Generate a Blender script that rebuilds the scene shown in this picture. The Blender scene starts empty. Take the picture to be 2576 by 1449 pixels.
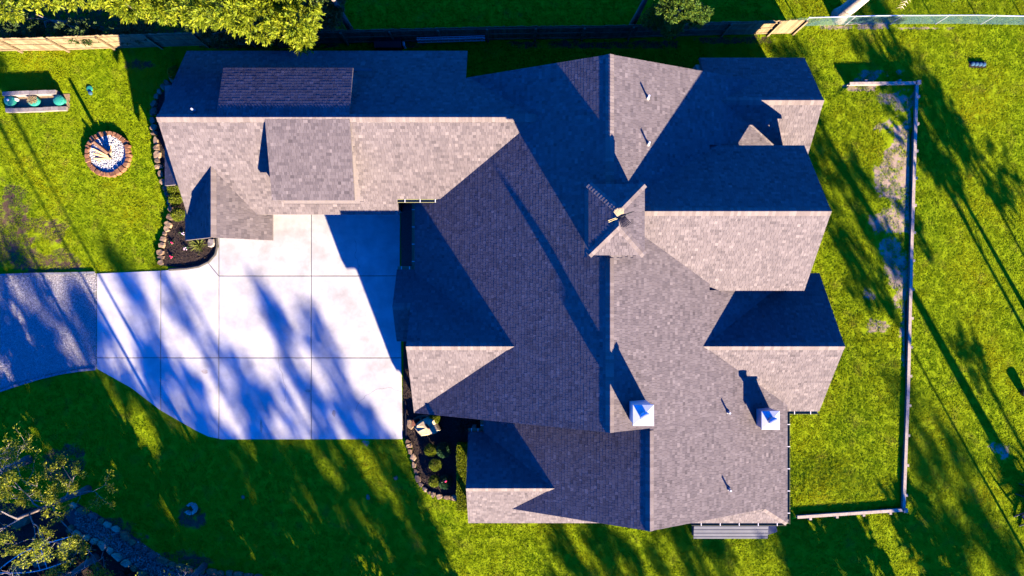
import bpy, math, random
import numpy as np
from mathutils import Vector, Matrix, noise

random.seed(11)
RNG = np.random.default_rng(11)
scene = bpy.context.scene
COL = scene.collection

# ------------------------------------------------------------------ camera
H = 38.0                                   # drone height above the lawn
HFOV = math.radians(70.0)
S = 2 * H * math.tan(HFOV / 2) / 2576.0    # metres per plan unit on the ground
cam_d = bpy.data.cameras.new('camera')
cam_d.sensor_fit = 'HORIZONTAL'
cam_d.angle = HFOV
cam_d.clip_start = 0.5
cam_d.clip_end = 6000
cam = bpy.data.objects.new('camera', cam_d)
cam.location = (0, 0, H)
COL.objects.link(cam)
scene.camera = cam

# ------------------------------------------------------------------ sky, sun, exposure
SUN_EL = math.radians(17.7)
SUN_AZ = math.radians(29.0)                # east of due south
to_sun = Vector((math.sin(SUN_AZ) * math.cos(SUN_EL), -math.cos(SUN_AZ) * math.cos(SUN_EL), math.sin(SUN_EL)))
world = bpy.data.worlds.new('World')
scene.world = world
world.use_nodes = True
wn = world.node_tree
bg = wn.nodes['Background']
sky = wn.nodes.new('ShaderNodeTexSky')
sky.sky_type = 'NISHITA'
sky.sun_disc = False
sky.sun_elevation = SUN_EL
sky.sun_rotation = math.radians(180) - SUN_AZ
sky.ozone_density = 4.0
sky.dust_density = 0.3
hs = wn.nodes.new('ShaderNodeHueSaturation')
hs.inputs['Saturation'].default_value = 1.5
wn.links.new(sky.outputs[0], hs.inputs['Color'])
tint = wn.nodes.new('ShaderNodeMixRGB')
tint.blend_type = 'MULTIPLY'
tint.inputs[0].default_value = 1.0
tint.inputs[2].default_value = (0.10, 0.80, 1.9, 1)      # deep clear blue of the evening sky
wn.links.new(hs.outputs[0], tint.inputs[1])
wn.links.new(tint.outputs[0], bg.inputs[0])
bg.inputs[1].default_value = 0.055
sun_d = bpy.data.lights.new('sun', 'SUN')
sun_d.energy = 5.0
sun_d.angle = math.radians(0.5)
sun_d.color = (1.0, 0.82, 0.60)
sun = bpy.data.objects.new('sun', sun_d)
sun.rotation_euler = to_sun.to_track_quat('Z', 'Y').to_euler()
COL.objects.link(sun)
vs = scene.view_settings
vs.view_transform = 'Standard'
vs.look = 'None'
vs.gamma = 1.0
vs.exposure = 2.25
vs.use_curve_mapping = False
scene.cycles.max_bounces = 5
scene.cycles.diffuse_bounces = 0
scene.cycles.transparent_max_bounces = 4

# ------------------------------------------------------------------ coordinates
def D(x, y, z=0.0):
    """a spot measured on the 2576-wide plan of the site, at height z"""
    q = S * (1 - z / H)
    return Vector(((x - 1288) * q, (724.5 - y) * q, z))

def U(u, v, z=0.0):
    return Vector((u * S, v * S, z))

# ------------------------------------------------------------------ materials
MATS = {}

def mat(name, base, rough=0.85, var=None, scale=6.0, bump=0.0, bscale=40.0, metal=0.0, tone=None, spec=0.3,
        detail=4.0, trans=0.0, streak=None):
    """procedural material: base colour, mixed to `var` by noise; `tone` = (dark, light) driven by a per-piece value"""
    if name in MATS:
        return MATS[name]
    m = bpy.data.materials.new(name)
    m.use_nodes = True
    nt = m.node_tree
    b = nt.nodes['Principled BSDF']
    b.inputs['Roughness'].default_value = rough
    b.inputs['Metallic'].default_value = metal
    b.inputs['Specular IOR Level'].default_value = spec
    geo = nt.nodes.new('ShaderNodeNewGeometry')
    col = None
    if var is not None:
        n = nt.nodes.new('ShaderNodeTexNoise')
        n.inputs['Scale'].default_value = scale
        n.inputs['Detail'].default_value = detail
        n.inputs['Roughness'].default_value = 0.65
        src = geo.outputs['Position']
        if streak:
            mp = nt.nodes.new('ShaderNodeMapping')
            mp.inputs['Scale'].default_value = streak
            nt.links.new(src, mp.inputs[0])
            src = mp.outputs[0]
        nt.links.new(src, n.inputs['Vector'])
        r = nt.nodes.new('ShaderNodeValToRGB')
        r.color_ramp.elements[0].position = 0.32
        r.color_ramp.elements[0].color = (*base, 1)
        r.color_ramp.elements[1].position = 0.68
        r.color_ramp.elements[1].color = (*var, 1)
        nt.links.new(n.outputs['Fac'], r.inputs[0])
        col = r.outputs[0]
    if tone is not None:
        a = nt.nodes.new('ShaderNodeAttribute')
        a.attribute_name = 'tone'
        r2 = nt.nodes.new('ShaderNodeValToRGB')
        r2.color_ramp.elements[0].color = (*tone[0], 1)
        r2.color_ramp.elements[1].color = (*tone[-1], 1)
        for i, c in enumerate(tone[1:-1]):
            e = r2.color_ramp.elements.new((i + 1) / (len(tone) - 1))
            e.color = (*c, 1)
        nt.links.new(a.outputs['Fac'], r2.inputs[0])
        if col is None:
            col = r2.outputs[0]
        else:
            mx = nt.nodes.new('ShaderNodeMixRGB')
            mx.blend_type = 'MULTIPLY'
            mx.inputs[0].default_value = 1.0
            nt.links.new(col, mx.inputs[1])
            nt.links.new(r2.outputs[0], mx.inputs[2])
            col = mx.outputs[0]
    if col is None:
        b.inputs['Base Color'].default_value = (*base, 1)
    else:
        nt.links.new(col, b.inputs['Base Color'])
    if bump > 0:
        nb = nt.nodes.new('ShaderNodeTexNoise')
        nb.inputs['Scale'].default_value = bscale
        nb.inputs['Detail'].default_value = 3
        nt.links.new(geo.outputs['Position'], nb.inputs['Vector'])
        bp = nt.nodes.new('ShaderNodeBump')
        bp.inputs['Strength'].default_value = bump
        bp.inputs['Distance'].default_value = 0.02
        nt.links.new(nb.outputs['Fac'], bp.inputs['Height'])
        nt.links.new(bp.outputs[0], b.inputs['Normal'])
    if trans > 0:
        t = nt.nodes.new('ShaderNodeBsdfTranslucent')
        if col is None:
            t.inputs[0].default_value = (*base, 1)
        else:
            nt.links.new(col, t.inputs[0])
        ms = nt.nodes.new('ShaderNodeMixShader')
        ms.inputs[0].default_value = trans
        nt.links.new(b.outputs[0], ms.inputs[1])
        nt.links.new(t.outputs[0], ms.inputs[2])
        nt.links.new(ms.outputs[0], nt.nodes['Material Output'].inputs[0])
    MATS[name] = m
    return m

M_SHINGLE = mat('shingle', (0.80, 0.78, 0.77), 0.95, (1.0, 0.97, 0.94), 26, 0.12, 260, spec=0.15,
                tone=((0.084, 0.073, 0.076), (0.113, 0.098, 0.102), (0.142, 0.122, 0.124), (0.169, 0.147, 0.148), (0.217, 0.188, 0.184)))
M_CAP = mat('ridge_cap', (0.85, 0.82, 0.8), 0.95, (1.0, 0.98, 0.96), 30, 0.3, 240, spec=0.15,
            tone=((0.15, 0.125, 0.118), (0.185, 0.157, 0.147), (0.22, 0.188, 0.174)))
M_DECK = mat('roof_edge', (0.14, 0.12, 0.12), 0.9, (0.18, 0.15, 0.14), 8)
M_WALL = mat('wall_paint', (0.24, 0.19, 0.15), 0.9, (0.31, 0.255, 0.20), 3, 0.2, 30)
M_TRIM = mat('white_trim', (0.75, 0.74, 0.72), 0.6, (0.82, 0.81, 0.78), 5)
M_CONC = mat('concrete', (0.40, 0.385, 0.355), 0.9, (0.62, 0.60, 0.555), 0.9, 0.15, 120, detail=9)
M_JOINT = mat('driveway_bed', (0.16, 0.13, 0.11), 0.95, (0.24, 0.2, 0.17), 9)
M_WOOD = mat('fence_wood', (0.20, 0.145, 0.075), 0.85, (0.34, 0.255, 0.145), 5, 0.3, 40, streak=(1, 1, 0.25),
             tone=((0.7, 0.68, 0.64), (1.0, 0.98, 0.94)))
M_TIMBER = mat('weathered_timber', (0.36, 0.28, 0.20), 0.9, (0.54, 0.45, 0.34), 7, 0.3, 40, tone=((0.7, 0.7, 0.7), (1, 1, 1)))
M_SAND = mat('sandstone', (0.22, 0.15, 0.09), 0.9, (0.36, 0.27, 0.175), 5, 0.5, 22, tone=((0.5, 0.44, 0.42), (0.85, 0.8, 0.75), (1, 0.95, 0.9)))
M_REDST = mat('red_sandstone', (0.20, 0.085, 0.042), 0.9, (0.33, 0.165, 0.085), 6, 0.5, 24, tone=((0.75, 0.7, 0.7), (1, 1, 0.95)))
M_CREEKST = mat('creek_edge_stone', (0.36, 0.12, 0.05), 0.9, (0.55, 0.25, 0.11), 6, 0.5, 24, tone=((0.75, 0.7, 0.7), (1, 1, 0.95)))
M_PINKST = mat('red_granite', (0.26, 0.09, 0.07), 0.9, (0.40, 0.17, 0.12), 6, 0.5, 24, tone=((0.7, 0.8, 0.8), (1, 1, 1)))
M_LIME = mat('pale_block', (0.24, 0.21, 0.18), 0.9, (0.36, 0.32, 0.28), 7, 0.5, 30, tone=((0.75, 0.72, 0.7), (1, 1, 1)))
M_MULCH = mat('mulch', (0.018, 0.012, 0.010), 0.95, (0.05, 0.032, 0.022), 14, 0.6, 60)
M_CHIP = mat('mulch_chip', (0.05, 0.03, 0.02), 0.9, None, tone=((0.015, 0.010, 0.008), (0.05, 0.032, 0.022), (0.12, 0.08, 0.05)))
M_GRAVEL = mat('gravel', (0.3, 0.28, 0.26), 0.9, None, tone=((0.28, 0.255, 0.24), (0.5, 0.47, 0.44), (0.68, 0.65, 0.61)))
M_WHITEP = mat('white_pebble', (0.8, 0.79, 0.76), 0.7, None, tone=((0.5, 0.49, 0.47), (0.8, 0.79, 0.77)))
M_RIVER = mat('river_pebble', (0.3, 0.26, 0.23), 0.8, None, tone=((0.12, 0.075, 0.05), (0.32, 0.21, 0.145), (0.55, 0.41, 0.31)))
M_BARK = mat('bark', (0.13, 0.10, 0.08), 0.95, (0.26, 0.21, 0.17), 12, 0.8, 30)
M_PALEBARK = mat('pale_bark', (0.34, 0.27, 0.20), 0.95, (0.58, 0.49, 0.38), 9, 0.6, 30)
M_TWIG = mat('pale_twig', (0.20, 0.17, 0.145), 0.9, (0.32, 0.27, 0.23), 6)
M_LEAF = mat('ash_leaf', (0.1, 0.15, 0.02), 0.6, None, tone=((0.10, 0.17, 0.008), (0.28, 0.35, 0.012), (0.46, 0.48, 0.02)), trans=0.5)
M_LEAF2 = mat('spring_leaf', (0.1, 0.13, 0.02), 0.6, None, tone=((0.08, 0.13, 0.010), (0.24, 0.28, 0.014), (0.42, 0.40, 0.02)), trans=0.4)
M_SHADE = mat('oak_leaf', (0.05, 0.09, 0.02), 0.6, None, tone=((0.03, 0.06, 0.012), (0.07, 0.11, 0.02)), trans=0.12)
M_CEDAR = mat('cedar_leaf', (0.05, 0.1, 0.02), 0.6, None, tone=((0.03, 0.09, 0.016), (0.09, 0.18, 0.018), (0.22, 0.28, 0.016)), trans=0.3)
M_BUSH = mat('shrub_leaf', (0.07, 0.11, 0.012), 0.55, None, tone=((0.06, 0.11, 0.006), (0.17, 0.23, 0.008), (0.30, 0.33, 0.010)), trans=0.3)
M_BUSHG = mat('rose_leaf', (0.03, 0.09, 0.03), 0.5, None, tone=((0.012, 0.055, 0.022), (0.03, 0.10, 0.035), (0.06, 0.14, 0.03)), trans=0.25)
M_PINK = mat('pink_petal', (0.7, 0.03, 0.12), 0.6)
M_PALEPET = mat('pale_petal', (0.75, 0.5, 0.6), 0.6)
M_YELPET = mat('yellow_petal', (0.75, 0.55, 0.02), 0.6)
M_METAL = mat('galvanised_metal', (0.62, 0.64, 0.66), 0.5, (0.74, 0.75, 0.77), 2.5, metal=0.15, spec=0.5)
M_ALU = mat('aluminium', (0.65, 0.67, 0.7), 0.4, (0.75, 0.77, 0.8), 5, metal=0.6, spec=0.5)
M_GUTTER = mat('gutter_paint', (0.22, 0.22, 0.10), 0.5, (0.28, 0.28, 0.14), 3)
M_DARK = mat('black_plastic', (0.012, 0.013, 0.016), 0.5, (0.02, 0.02, 0.026), 4)
M_NAVY = mat('navy_paint', (0.018, 0.025, 0.055), 0.5, (0.03, 0.04, 0.08), 6)
M_RUST = mat('rusty_iron', (0.14, 0.05, 0.03), 0.85, (0.26, 0.10, 0.05), 14, 0.4, 40)
M_LID = mat('green_lid', (0.02, 0.22, 0.15), 0.55, (0.03, 0.30, 0.21), 8)
M_STRAW = mat('straw', (0.34, 0.25, 0.10), 0.95, (0.5, 0.38, 0.18), 16, 0.6, 50)
M_BLUECAP = mat('blue_cap', (0.04, 0.10, 0.15), 0.5, (0.06, 0.14, 0.2), 9)
M_COPPER = mat('heron_metal', (0.016, 0.016, 0.02), 0.5, (0.03, 0.03, 0.035), 8, metal=0.3)
M_GOLD = mat('heron_legs', (0.55, 0.40, 0.12), 0.5, (0.65, 0.5, 0.2), 8)
M_WING_LIT = mat('heron_wing_sunlit', (0.28, 0.21, 0.11), 0.6, (0.38, 0.29, 0.16), 12)
M_SPLIT = mat('split_wood', (0.42, 0.24, 0.11), 0.85, (0.60, 0.40, 0.20), 9, 0.4, 30, streak=(3, 3, 0.6))
M_CHAR = mat('log_bark', (0.07, 0.04, 0.03), 0.95, (0.16, 0.09, 0.06), 12, 0.6, 30)
M_CORR = mat('shade_grey_ribbed_metal', (0.085, 0.09, 0.11), 0.6, (0.11, 0.115, 0.135), 2)  # base darkened to stand in for slight shade on the ribbed cover
M_STEEL = mat('chain_wire', (0.10, 0.22, 0.20), 0.5, (0.14, 0.27, 0.25), 3)
M_HOSE = mat('tan_hose', (0.42, 0.3, 0.2), 0.6, (0.5, 0.38, 0.27), 6)
M_BOAT = mat('dark_hull', (0.03, 0.035, 0.045), 0.6, (0.05, 0.055, 0.07), 5)
M_THWART = mat('worn_red_wood', (0.20, 0.07, 0.05), 0.85, (0.34, 0.20, 0.16), 10, 0.3, 40)
M_BOUL = mat('boulder', (0.40, 0.30, 0.16), 0.9, (0.58, 0.46, 0.28), 4, 0.8, 14)
M_BROWNB = mat('brown_boulder', (0.17, 0.11, 0.06), 0.9, (0.28, 0.19, 0.11), 4, 0.8, 14)
M_ASPH = mat('edging_block', (0.16, 0.16, 0.17), 0.9, (0.26, 0.26, 0.27), 8, 0.4, 40)
M_TWALL = mat('black_edging', (0.03, 0.028, 0.026), 0.8, (0.10, 0.09, 0.075), 18, 0.3, 60)
M_YUCCA = mat('grass_plant', (0.15, 0.2, 0.03), 0.6, None, tone=((0.09, 0.14, 0.02), (0.26, 0.28, 0.05)), trans=0.3)
M_NEEDLE = mat('pine_needle', (0.02, 0.05, 0.035), 0.6, None, tone=((0.010, 0.03, 0.022), (0.03, 0.07, 0.045)), trans=0.15)
M_FROND = mat('dry_frond', (0.40, 0.31, 0.17), 0.8, (0.55, 0.44, 0.27), 8)
M_FRONDG = mat('palm_frond', (0.06, 0.10, 0.02), 0.6, (0.10, 0.14, 0.03), 8, trans=0.2)

# ------------------------------------------------------------------ mesh helpers
def mesh_from(name, verts, faces, m, smooth=False, tone=None):
    me = bpy.data.meshes.new(name)
    me.from_pydata([tuple(v) for v in verts], [], faces)
    if tone is not None:
        a = me.attributes.new('tone', 'FLOAT', 'FACE')
        vals = np.full(len(me.polygons), tone, dtype=np.float32) if np.isscalar(tone) else np.asarray(tone, dtype=np.float32)
        a.data.foreach_set('value', vals)
    if smooth:
        me.polygons.foreach_set('use_smooth', [True] * len(me.polygons))
    if m is not None:
        me.materials.append(m)
    return me

def link(name, me, parent=None, loc=None, rotz=0.0, kind=None):
    o = bpy.data.objects.new(name, me)
    COL.objects.link(o)
    if parent is not None:
        o.parent = parent
        o.location = loc if loc is not None else -wloc(parent)
    elif loc is not None:
        o.location = loc
    if rotz:
        o.rotation_euler[2] = rotz
    if kind:
        o['kind'] = kind
    return o

def wloc(o):
    l = Vector(o.location)
    p = o.parent
    while p is not None:
        l += Vector(p.location)
        p = p.parent
    return l

def tag(o, label, cat, group=None):
    o['label'] = label
    o['category'] = cat
    if group:
        o['group'] = group
    return o

def thing(name, label, cat, loc=(0, 0, 0), group=None):
    o = bpy.data.objects.new(name, None)
    o.empty_display_size = 0.2
    o.location = loc
    COL.objects.link(o)
    return tag(o, label, cat, group)

def structure(name, me, loc=None):
    o = link(name, me, None, loc)
    o['kind'] = 'structure'
    return o

def copy_tree(o, loc, parent=None, label=None):
    c = o.copy()
    COL.objects.link(c)
    c.parent = parent
    if loc is not None:
        c.location = loc
    if label:
        c['label'] = label
    for ch in o.children:
        copy_tree(ch, None, c)
    return c

class MB:
    def __init__(self):
        self.v, self.f, self.t = [], [], []
    def add(self, vs, fs, tone=0.5):
        n = len(self.v)
        self.v += [tuple(p) for p in vs]
        for f in fs:
            self.f.append([i + n for i in f])
            self.t.append(tone)
        return self
    def box(self, c, sx, sy, sz, rz=0.0, tone=0.5):
        cs, sn = math.cos(rz), math.sin(rz)
        vs = []
        for dz in (-sz / 2, sz / 2):
            for dx, dy in ((-sx / 2, -sy / 2), (sx / 2, -sy / 2), (sx / 2, sy / 2), (-sx / 2, sy / 2)):
                vs.append((c[0] + dx * cs - dy * sn, c[1] + dx * sn + dy * cs, c[2] + dz))
        return self.add(vs, BOXF, tone)
    def beam(self, p0, p1, w, h, tone=0.5, up=Vector((0, 0, 1))):
        p0, p1 = Vector(p0), Vector(p1)
        d = (p1 - p0).normalized()
        if abs(d.dot(up)) > 0.98:
            up = Vector((0, 1, 0))
        sd = d.cross(up).normalized() * (w / 2)
        u2 = sd.cross(d).normalized() * (h / 2)
        vs = []
        for p in (p0, p1):
            vs += [p - sd - u2, p + sd - u2, p + sd + u2, p - sd + u2]
        return self.add(vs, [[3, 2, 1, 0], [4, 5, 6, 7], [0, 1, 5, 4], [1, 2, 6, 5], [2, 3, 7, 6], [3, 0, 4, 7]], tone)
    def tube(self, pts, rads, n=8, tone=0.5, cap=True):
        pts = [Vector(p) for p in pts]
        vs, fs = [], []
        prev = None
        for i, p in enumerate(pts):
            d = (pts[min(i + 1, len(pts) - 1)] - pts[max(i - 1, 0)]).normalized()
            ref = Vector((0, 0, 1)) if abs(d.z) < 0.9 else Vector((1, 0, 0))
            if prev is not None:
                ref = prev
            a = (ref - d * ref.dot(d))
            if a.length < 1e-4:
                a = Vector((1, 0, 0)).cross(d)
            a.normalize()
            prev = a
            b = d.cross(a)
            r = rads[i] if hasattr(rads, '__len__') else rads
            for k in range(n):
                t = 2 * math.pi * k / n
                vs.append(p + a * (math.cos(t) * r) + b * (math.sin(t) * r))
        for i in range(len(pts) - 1):
            for k in range(n):
                fs.append([i * n + k, i * n + (k + 1) % n, (i + 1) * n + (k + 1) % n, (i + 1) * n + k])
        if cap:
            fs.append(list(range(n))[::-1])
            fs.append([(len(pts) - 1) * n + k for k in range(n)])
        return self.add(vs, fs, tone)
    def prism(self, poly, z0, z1, tone=0.5):
        n = len(poly)
        vs = [(p[0], p[1], z0) for p in poly] + [(p[0], p[1], z1) for p in poly]
        fs = [list(range(n))[::-1], list(range(n, 2 * n))]
        fs += [[i, (i + 1) % n, (i + 1) % n + n, i + n] for i in range(n)]
        return self.add(vs, fs, tone)
    def disc(self, c, r, h, n=20, dome=0.0, tone=0.5):
        """a low lid: side wall, bevel and domed top"""
        rings = [(1, 0), (1, h * 0.8), (0.93, h), (0.6, h + dome * 0.7), (0.25, h + dome)]
        vs, fs = [], []
        for rr, zz in rings:
            for k in range(n):
                t = 2 * math.pi * k / n
                vs.append((c[0] + math.cos(t) * r * rr, c[1] + math.sin(t) * r * rr, c[2] + zz))
        for i in range(len(rings) - 1):
            for k in range(n):
                fs.append([i * n + k, i * n + (k + 1) % n, (i + 1) * n + (k + 1) % n, (i + 1) * n + k])
        fs.append([(len(rings) - 1) * n + k for k in range(n)])
        return self.add(vs, fs, tone)
    def mesh(self, name, m, smooth=False):
        return mesh_from(name, self.v, self.f, m, smooth, self.t)
    def build(self, name, m, parent=None, smooth=False, kind=None):
        return link(name, self.mesh(name, m, smooth), parent, kind=kind)

BOXF = [[3, 2, 1, 0], [4, 5, 6, 7], [0, 1, 5, 4], [1, 2, 6, 5], [2, 3, 7, 6], [3, 0, 4, 7]]

def rock_mb(mb, c, rx, ry, h, rz=0.0, n=8, tone=None, rough=0.22, rnd=random):
    """an irregular flat-topped stone"""
    cs, sn = math.cos(rz), math.sin(rz)
    ang = [2 * math.pi * (k + rnd.uniform(-0.3, 0.3)) / n for k in range(n)]
    rad = []
    for a in ang:
        sq = 1 / max(abs(math.cos(a)), abs(math.sin(a)))
        rad.append((0.45 + 0.55 * min(sq, 1.25)) * rnd.uniform(1 - rough, 1 + rough * 0.5))
    vs = []
    for sc, zz in ((0.98, -0.05), (1.0, h * 0.55), (0.82, h)):
        for a, r in zip(ang, rad):
            x, y = math.cos(a) * rx * r * sc, math.sin(a) * ry * r * sc
            vs.append((c[0] + x * cs - y * sn, c[1] + x * sn + y * cs, c[2] + zz + (rnd.uniform(-0.12, 0.12) * h if zz > 0 else 0)))
    vs.append((c[0], c[1], c[2] + h * rnd.uniform(0.95, 1.15)))
    fs = []
    for i in range(2):
        for k in range(n):
            fs.append([i * n + k, i * n + (k + 1) % n, (i + 1) * n + (k + 1) % n, (i + 1) * n + k])
    for k in range(n):
        fs.append([2 * n + k, 2 * n + (k + 1) % n, 3 * n])
    mb.add(vs, fs, rnd.random() if tone is None else tone)
    return mb

def big_mesh(name, V, F, m, tone=None, smooth=False):
    """numpy arrays -> mesh; F is (n, k)"""
    me = bpy.data.meshes.new(name)
    nv, nf, k = len(V), len(F), F.shape[1]
    me.vertices.add(nv)
    me.vertices.foreach_set('co', np.asarray(V, dtype=np.float32).ravel())
    me.loops.add(nf * k)
    me.loops.foreach_set('vertex_index', np.asarray(F, dtype=np.int32).ravel())
    me.polygons.add(nf)
    me.polygons.foreach_set('loop_start', np.arange(0, nf * k, k, dtype=np.int32))
    if tone is not None:
        a = me.attributes.new('tone', 'FLOAT', 'FACE')
        a.data.foreach_set('value', np.asarray(tone, dtype=np.float32))
    me.materials.append(m)
    me.update(calc_edges=True)
    me.validate()
    return me

def unit(a):
    return a / np.maximum(np.linalg.norm(a, axis=1, keepdims=True), 1e-6)

def leaf_cards(name, C, dirs, L, W, m, tone=None):
    """rhombic folded leaves at C pointing along dirs"""
    n = len(C)
    rnd = RNG.normal(size=(n, 3))
    side = unit(np.cross(dirs, rnd))
    nrm = np.cross(dirs, side)
    L = L * RNG.uniform(0.7, 1.25, (n, 1))
    W = W * RNG.uniform(0.7, 1.25, (n, 1))
    V = np.empty((n, 4, 3))
    V[:, 0] = C
    V[:, 1] = C + dirs * L * 0.5 + side * W * 0.5 + nrm * W * 0.15
    V[:, 2] = C + dirs * L
    V[:, 3] = C + dirs * L * 0.5 - side * W * 0.5 + nrm * W * 0.15
    F = np.arange(n * 4).reshape(n, 4)
    if tone is None:
        tone = RNG.random(n)
    return big_mesh(name, V.reshape(-1, 3), F, m, tone)

def octa(name, C, R, m, tone=None):
    """many small angular stones"""
    n = len(C)
    base = np.array([[1, 0, 0], [0, 1, 0], [-1, 0, 0], [0, -1, 0], [0, 0, 0.8], [0, 0, -0.6]], dtype=float)
    faces = np.array([[0, 1, 4], [1, 2, 4], [2, 3, 4], [3, 0, 4], [1, 0, 5], [2, 1, 5], [3, 2, 5], [0, 3, 5]])
    V = np.repeat(base[None], n, 0) * RNG.uniform(0.6, 1.25, (n, 6, 1))
    a = RNG.uniform(0, 6.28, n)
    ca, sa = np.cos(a), np.sin(a)
    x = V[:, :, 0] * ca[:, None] - V[:, :, 1] * sa[:, None]
    y = V[:, :, 0] * sa[:, None] + V[:, :, 1] * ca[:, None]
    V[:, :, 0], V[:, :, 1] = x, y
    V = V * np.asarray(R).reshape(-1, 1, 1) + np.asarray(C)[:, None, :]
    F = faces[None] + (np.arange(n) * 6)[:, None, None]
    t = RNG.random(n) if tone is None else tone
    return big_mesh(name, V.reshape(-1, 3), F.reshape(-1, 3), m, np.repeat(t, 8))

def inside(px, py, poly):
    c = False
    j = len(poly) - 1
    for i in range(len(poly)):
        xi, yi = poly[i][0], poly[i][1]
        xj, yj = poly[j][0], poly[j][1]
        if (yi > py) != (yj > py) and px < (xj - xi) * (py - yi) / (yj - yi) + xi:
            c = not c
        j = i
    return c

def inside_np(P, poly):
    x, y = P[:, 0], P[:, 1]
    c = np.zeros(len(P), bool)
    j = len(poly) - 1
    for i in range(len(poly)):
        xi, yi = poly[i][0], poly[i][1]
        xj, yj = poly[j][0], poly[j][1]
        if yi != yj:
            c ^= ((yi > y) != (yj > y)) & (x < (xj - xi) * (y - yi) / (yj - yi) + xi)
        j = i
    return c

def rand_in(poly, n):
    poly = np.array([(p[0], p[1]) for p in poly])
    lo, hi = poly.min(0), poly.max(0)
    out = []
    got = 0
    while got < n:
        P = RNG.uniform(lo, hi, (n * 2, 2))
        P = P[inside_np(P, poly)]
        out.append(P)
        got += len(P)
    return np.concatenate(out)[:n]

def dpoly(pts, z=0.0):
    return [D(x, y, z) for x, y in pts]

# ------------------------------------------------------------------ areas on the plan
DRIVE = [(244, 688), (405, 681), (470, 676), (497, 671), (522, 659), (538, 642), (545, 622), (546, 560), (690, 520), (1007, 520),
         (1006, 680), (1013, 1104), (560, 1105), (525, 1098), (490, 1081), (405, 1032), (330, 975), (244, 927)]
GRAVEL = [(-120, 702), (0, 693), (243, 688), (243, 927), (200, 931), (150, 939), (100, 951), (50, 966), (0, 983), (-120, 1030)]
BED_W = [(446, 190), (418, 222), (396, 250), (393, 300), (402, 380), (412, 440), (430, 470), (436, 540), (430, 560), (415, 600), (408, 668),
         (470, 674), (497, 669), (520, 657), (536, 640), (542, 620), (542, 560), (620, 560), (620, 190)]
BED_S = [(1015, 850), (1060, 850), (1060, 1020), (1180, 1020), (1240, 1060), (1240, 1090), (1180, 1090), (1180, 1275), (1150, 1262), (1105, 1252),
         (1075, 1235), (1055, 1205), (1047, 1165), (1035, 1115), (1020, 1104), (1014, 1100)]
NOTCH = [(1008, 490), (1080, 490), (1080, 849), (1011, 849)]
CREEK = [(195, 1266), (260, 1302), (330, 1345), (400, 1395), (470, 1432), (560, 1446), (640, 1449), (720, 1460), (720, 1520), (520, 1510), (430, 1490),
         (330, 1432), (250, 1375), (185, 1335), (160, 1290)]
SHADEBED = [(-60, 1250), (160, 1290), (185, 1335), (250, 1375), (330, 1432), (430, 1490), (430, 1560), (-60, 1560)]
FENCE_LINE = [(-60, 130), (0, 128), (160, 126), (290, 121), (480, 115), (640, 112), (900, 108), (1290, 99), (1530, 97), (1760, 89), (1992, 84)]
TERRACE = [(1996, 1294), (2262, 1277), (2274, 980), (2284, 620), (2296, 214), (2128, 216), (2060, 300), (1990, 300), (1960, 1200)]
PIT = D(275, 388)
HOUSE_FOOT = [[(-738, 190), (-120, 190), (-120, 532), (-738, 532)], [(-209, -276), (625, -276), (625, 455), (-209, 455)],
              [(-86, -532), (625, -532), (625, -260), (-86, -260)], [(430, 302), (672, 302), (672, 524), (430, 524)],
              [(430, -272), (707, -272), (707, 18), (430, 18)], [(-752, 126), (-580, 126), (-580, 300), (-752, 300)]]

NO_GRASS = [dpoly(p) for p in (DRIVE, GRAVEL, BED_W, BED_S, NOTCH, CREEK, SHADEBED)]
NO_GRASS += [[U(*q) for q in p] for p in HOUSE_FOOT]
NO_GRASS.append([(PIT.x + 1.17 * math.cos(t / 12 * 6.283), PIT.y + 1.17 * math.sin(t / 12 * 6.283)) for t in range(12)])
NO_GRASS.append(dpoly([(14, 232), (178, 228), (178, 274), (14, 280)]))
TERR = dpoly(TERRACE)

def ell(x, y, cx, cy, rx, ry):
    d = ((x - cx) / rx) ** 2 + ((y - cy) / ry) ** 2
    return max(0.0, 1.0 - d)

SANDY = [(2245, 258, 75, 62), (2232, 450, 62, 75), (2240, 560, 62, 60), (2252, 680, 58, 60), (2240, 330, 60, 60), (2278, 480, 22, 330), (2270, 800, 22, 220),
         (2230, 185, 110, 18), (2520, 1130, 55, 50), (2240, 620, 50, 40), (2180, 740, 30, 25), (2165, 215, 60, 30), (2255, 400, 55, 200), (2250, 650, 50, 160), (2215, 560, 60, 60),
         (1180, 1070, 10, 10), (2160, 66, 160, 14), (2290, 70, 170, 12), (920, 1120, 30, 25), (2200, 820, 40, 30)]
SOILY = [(25, 480, 60, 90), (20, 560, 110, 90), (60, 660, 190, 45), (30, 600, 80, 60), (160, 1160, 80, 70), (480, 1300, 60, 45), (480, 1410, 110, 40), (700, 106, 520, 26),
         (360, 160, 60, 26), (300, 1350, 120, 60), (150, 118, 180, 13), (1500, 112, 320, 22), (1860, 100, 220, 20), (120, 570, 70, 60)]

def bare_fields(wx, wy):
    """sand and soil weights at a world position"""
    x, y = wx / S + 1288, 724.5 - wy / S
    n = noise.fractal(Vector((wx * 0.9, wy * 0.9, 1.3)), 0.8, 2.1, 4)
    n2 = noise.fractal(Vector((wx * 0.5, wy * 0.5, 7.3)), 0.8, 2.1, 4)
    sa = max([ell(x, y, *e) for e in SANDY])
    so = max([ell(x, y, *e) for e in SOILY])
    sand = min(1, max(0, (sa * 0.9 + n * 0.55 - 0.32) * 3.0)) if sa > 0 else 0.0
    soil = min(1, max(0, (so * 0.9 + n2 * 0.55 - 0.25) * 2.5)) if so > 0 else 0.0
    if y < 108 - (x - 900) * 0.02 and x < 870:
        soil = 1.0
    return sand, soil

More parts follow.
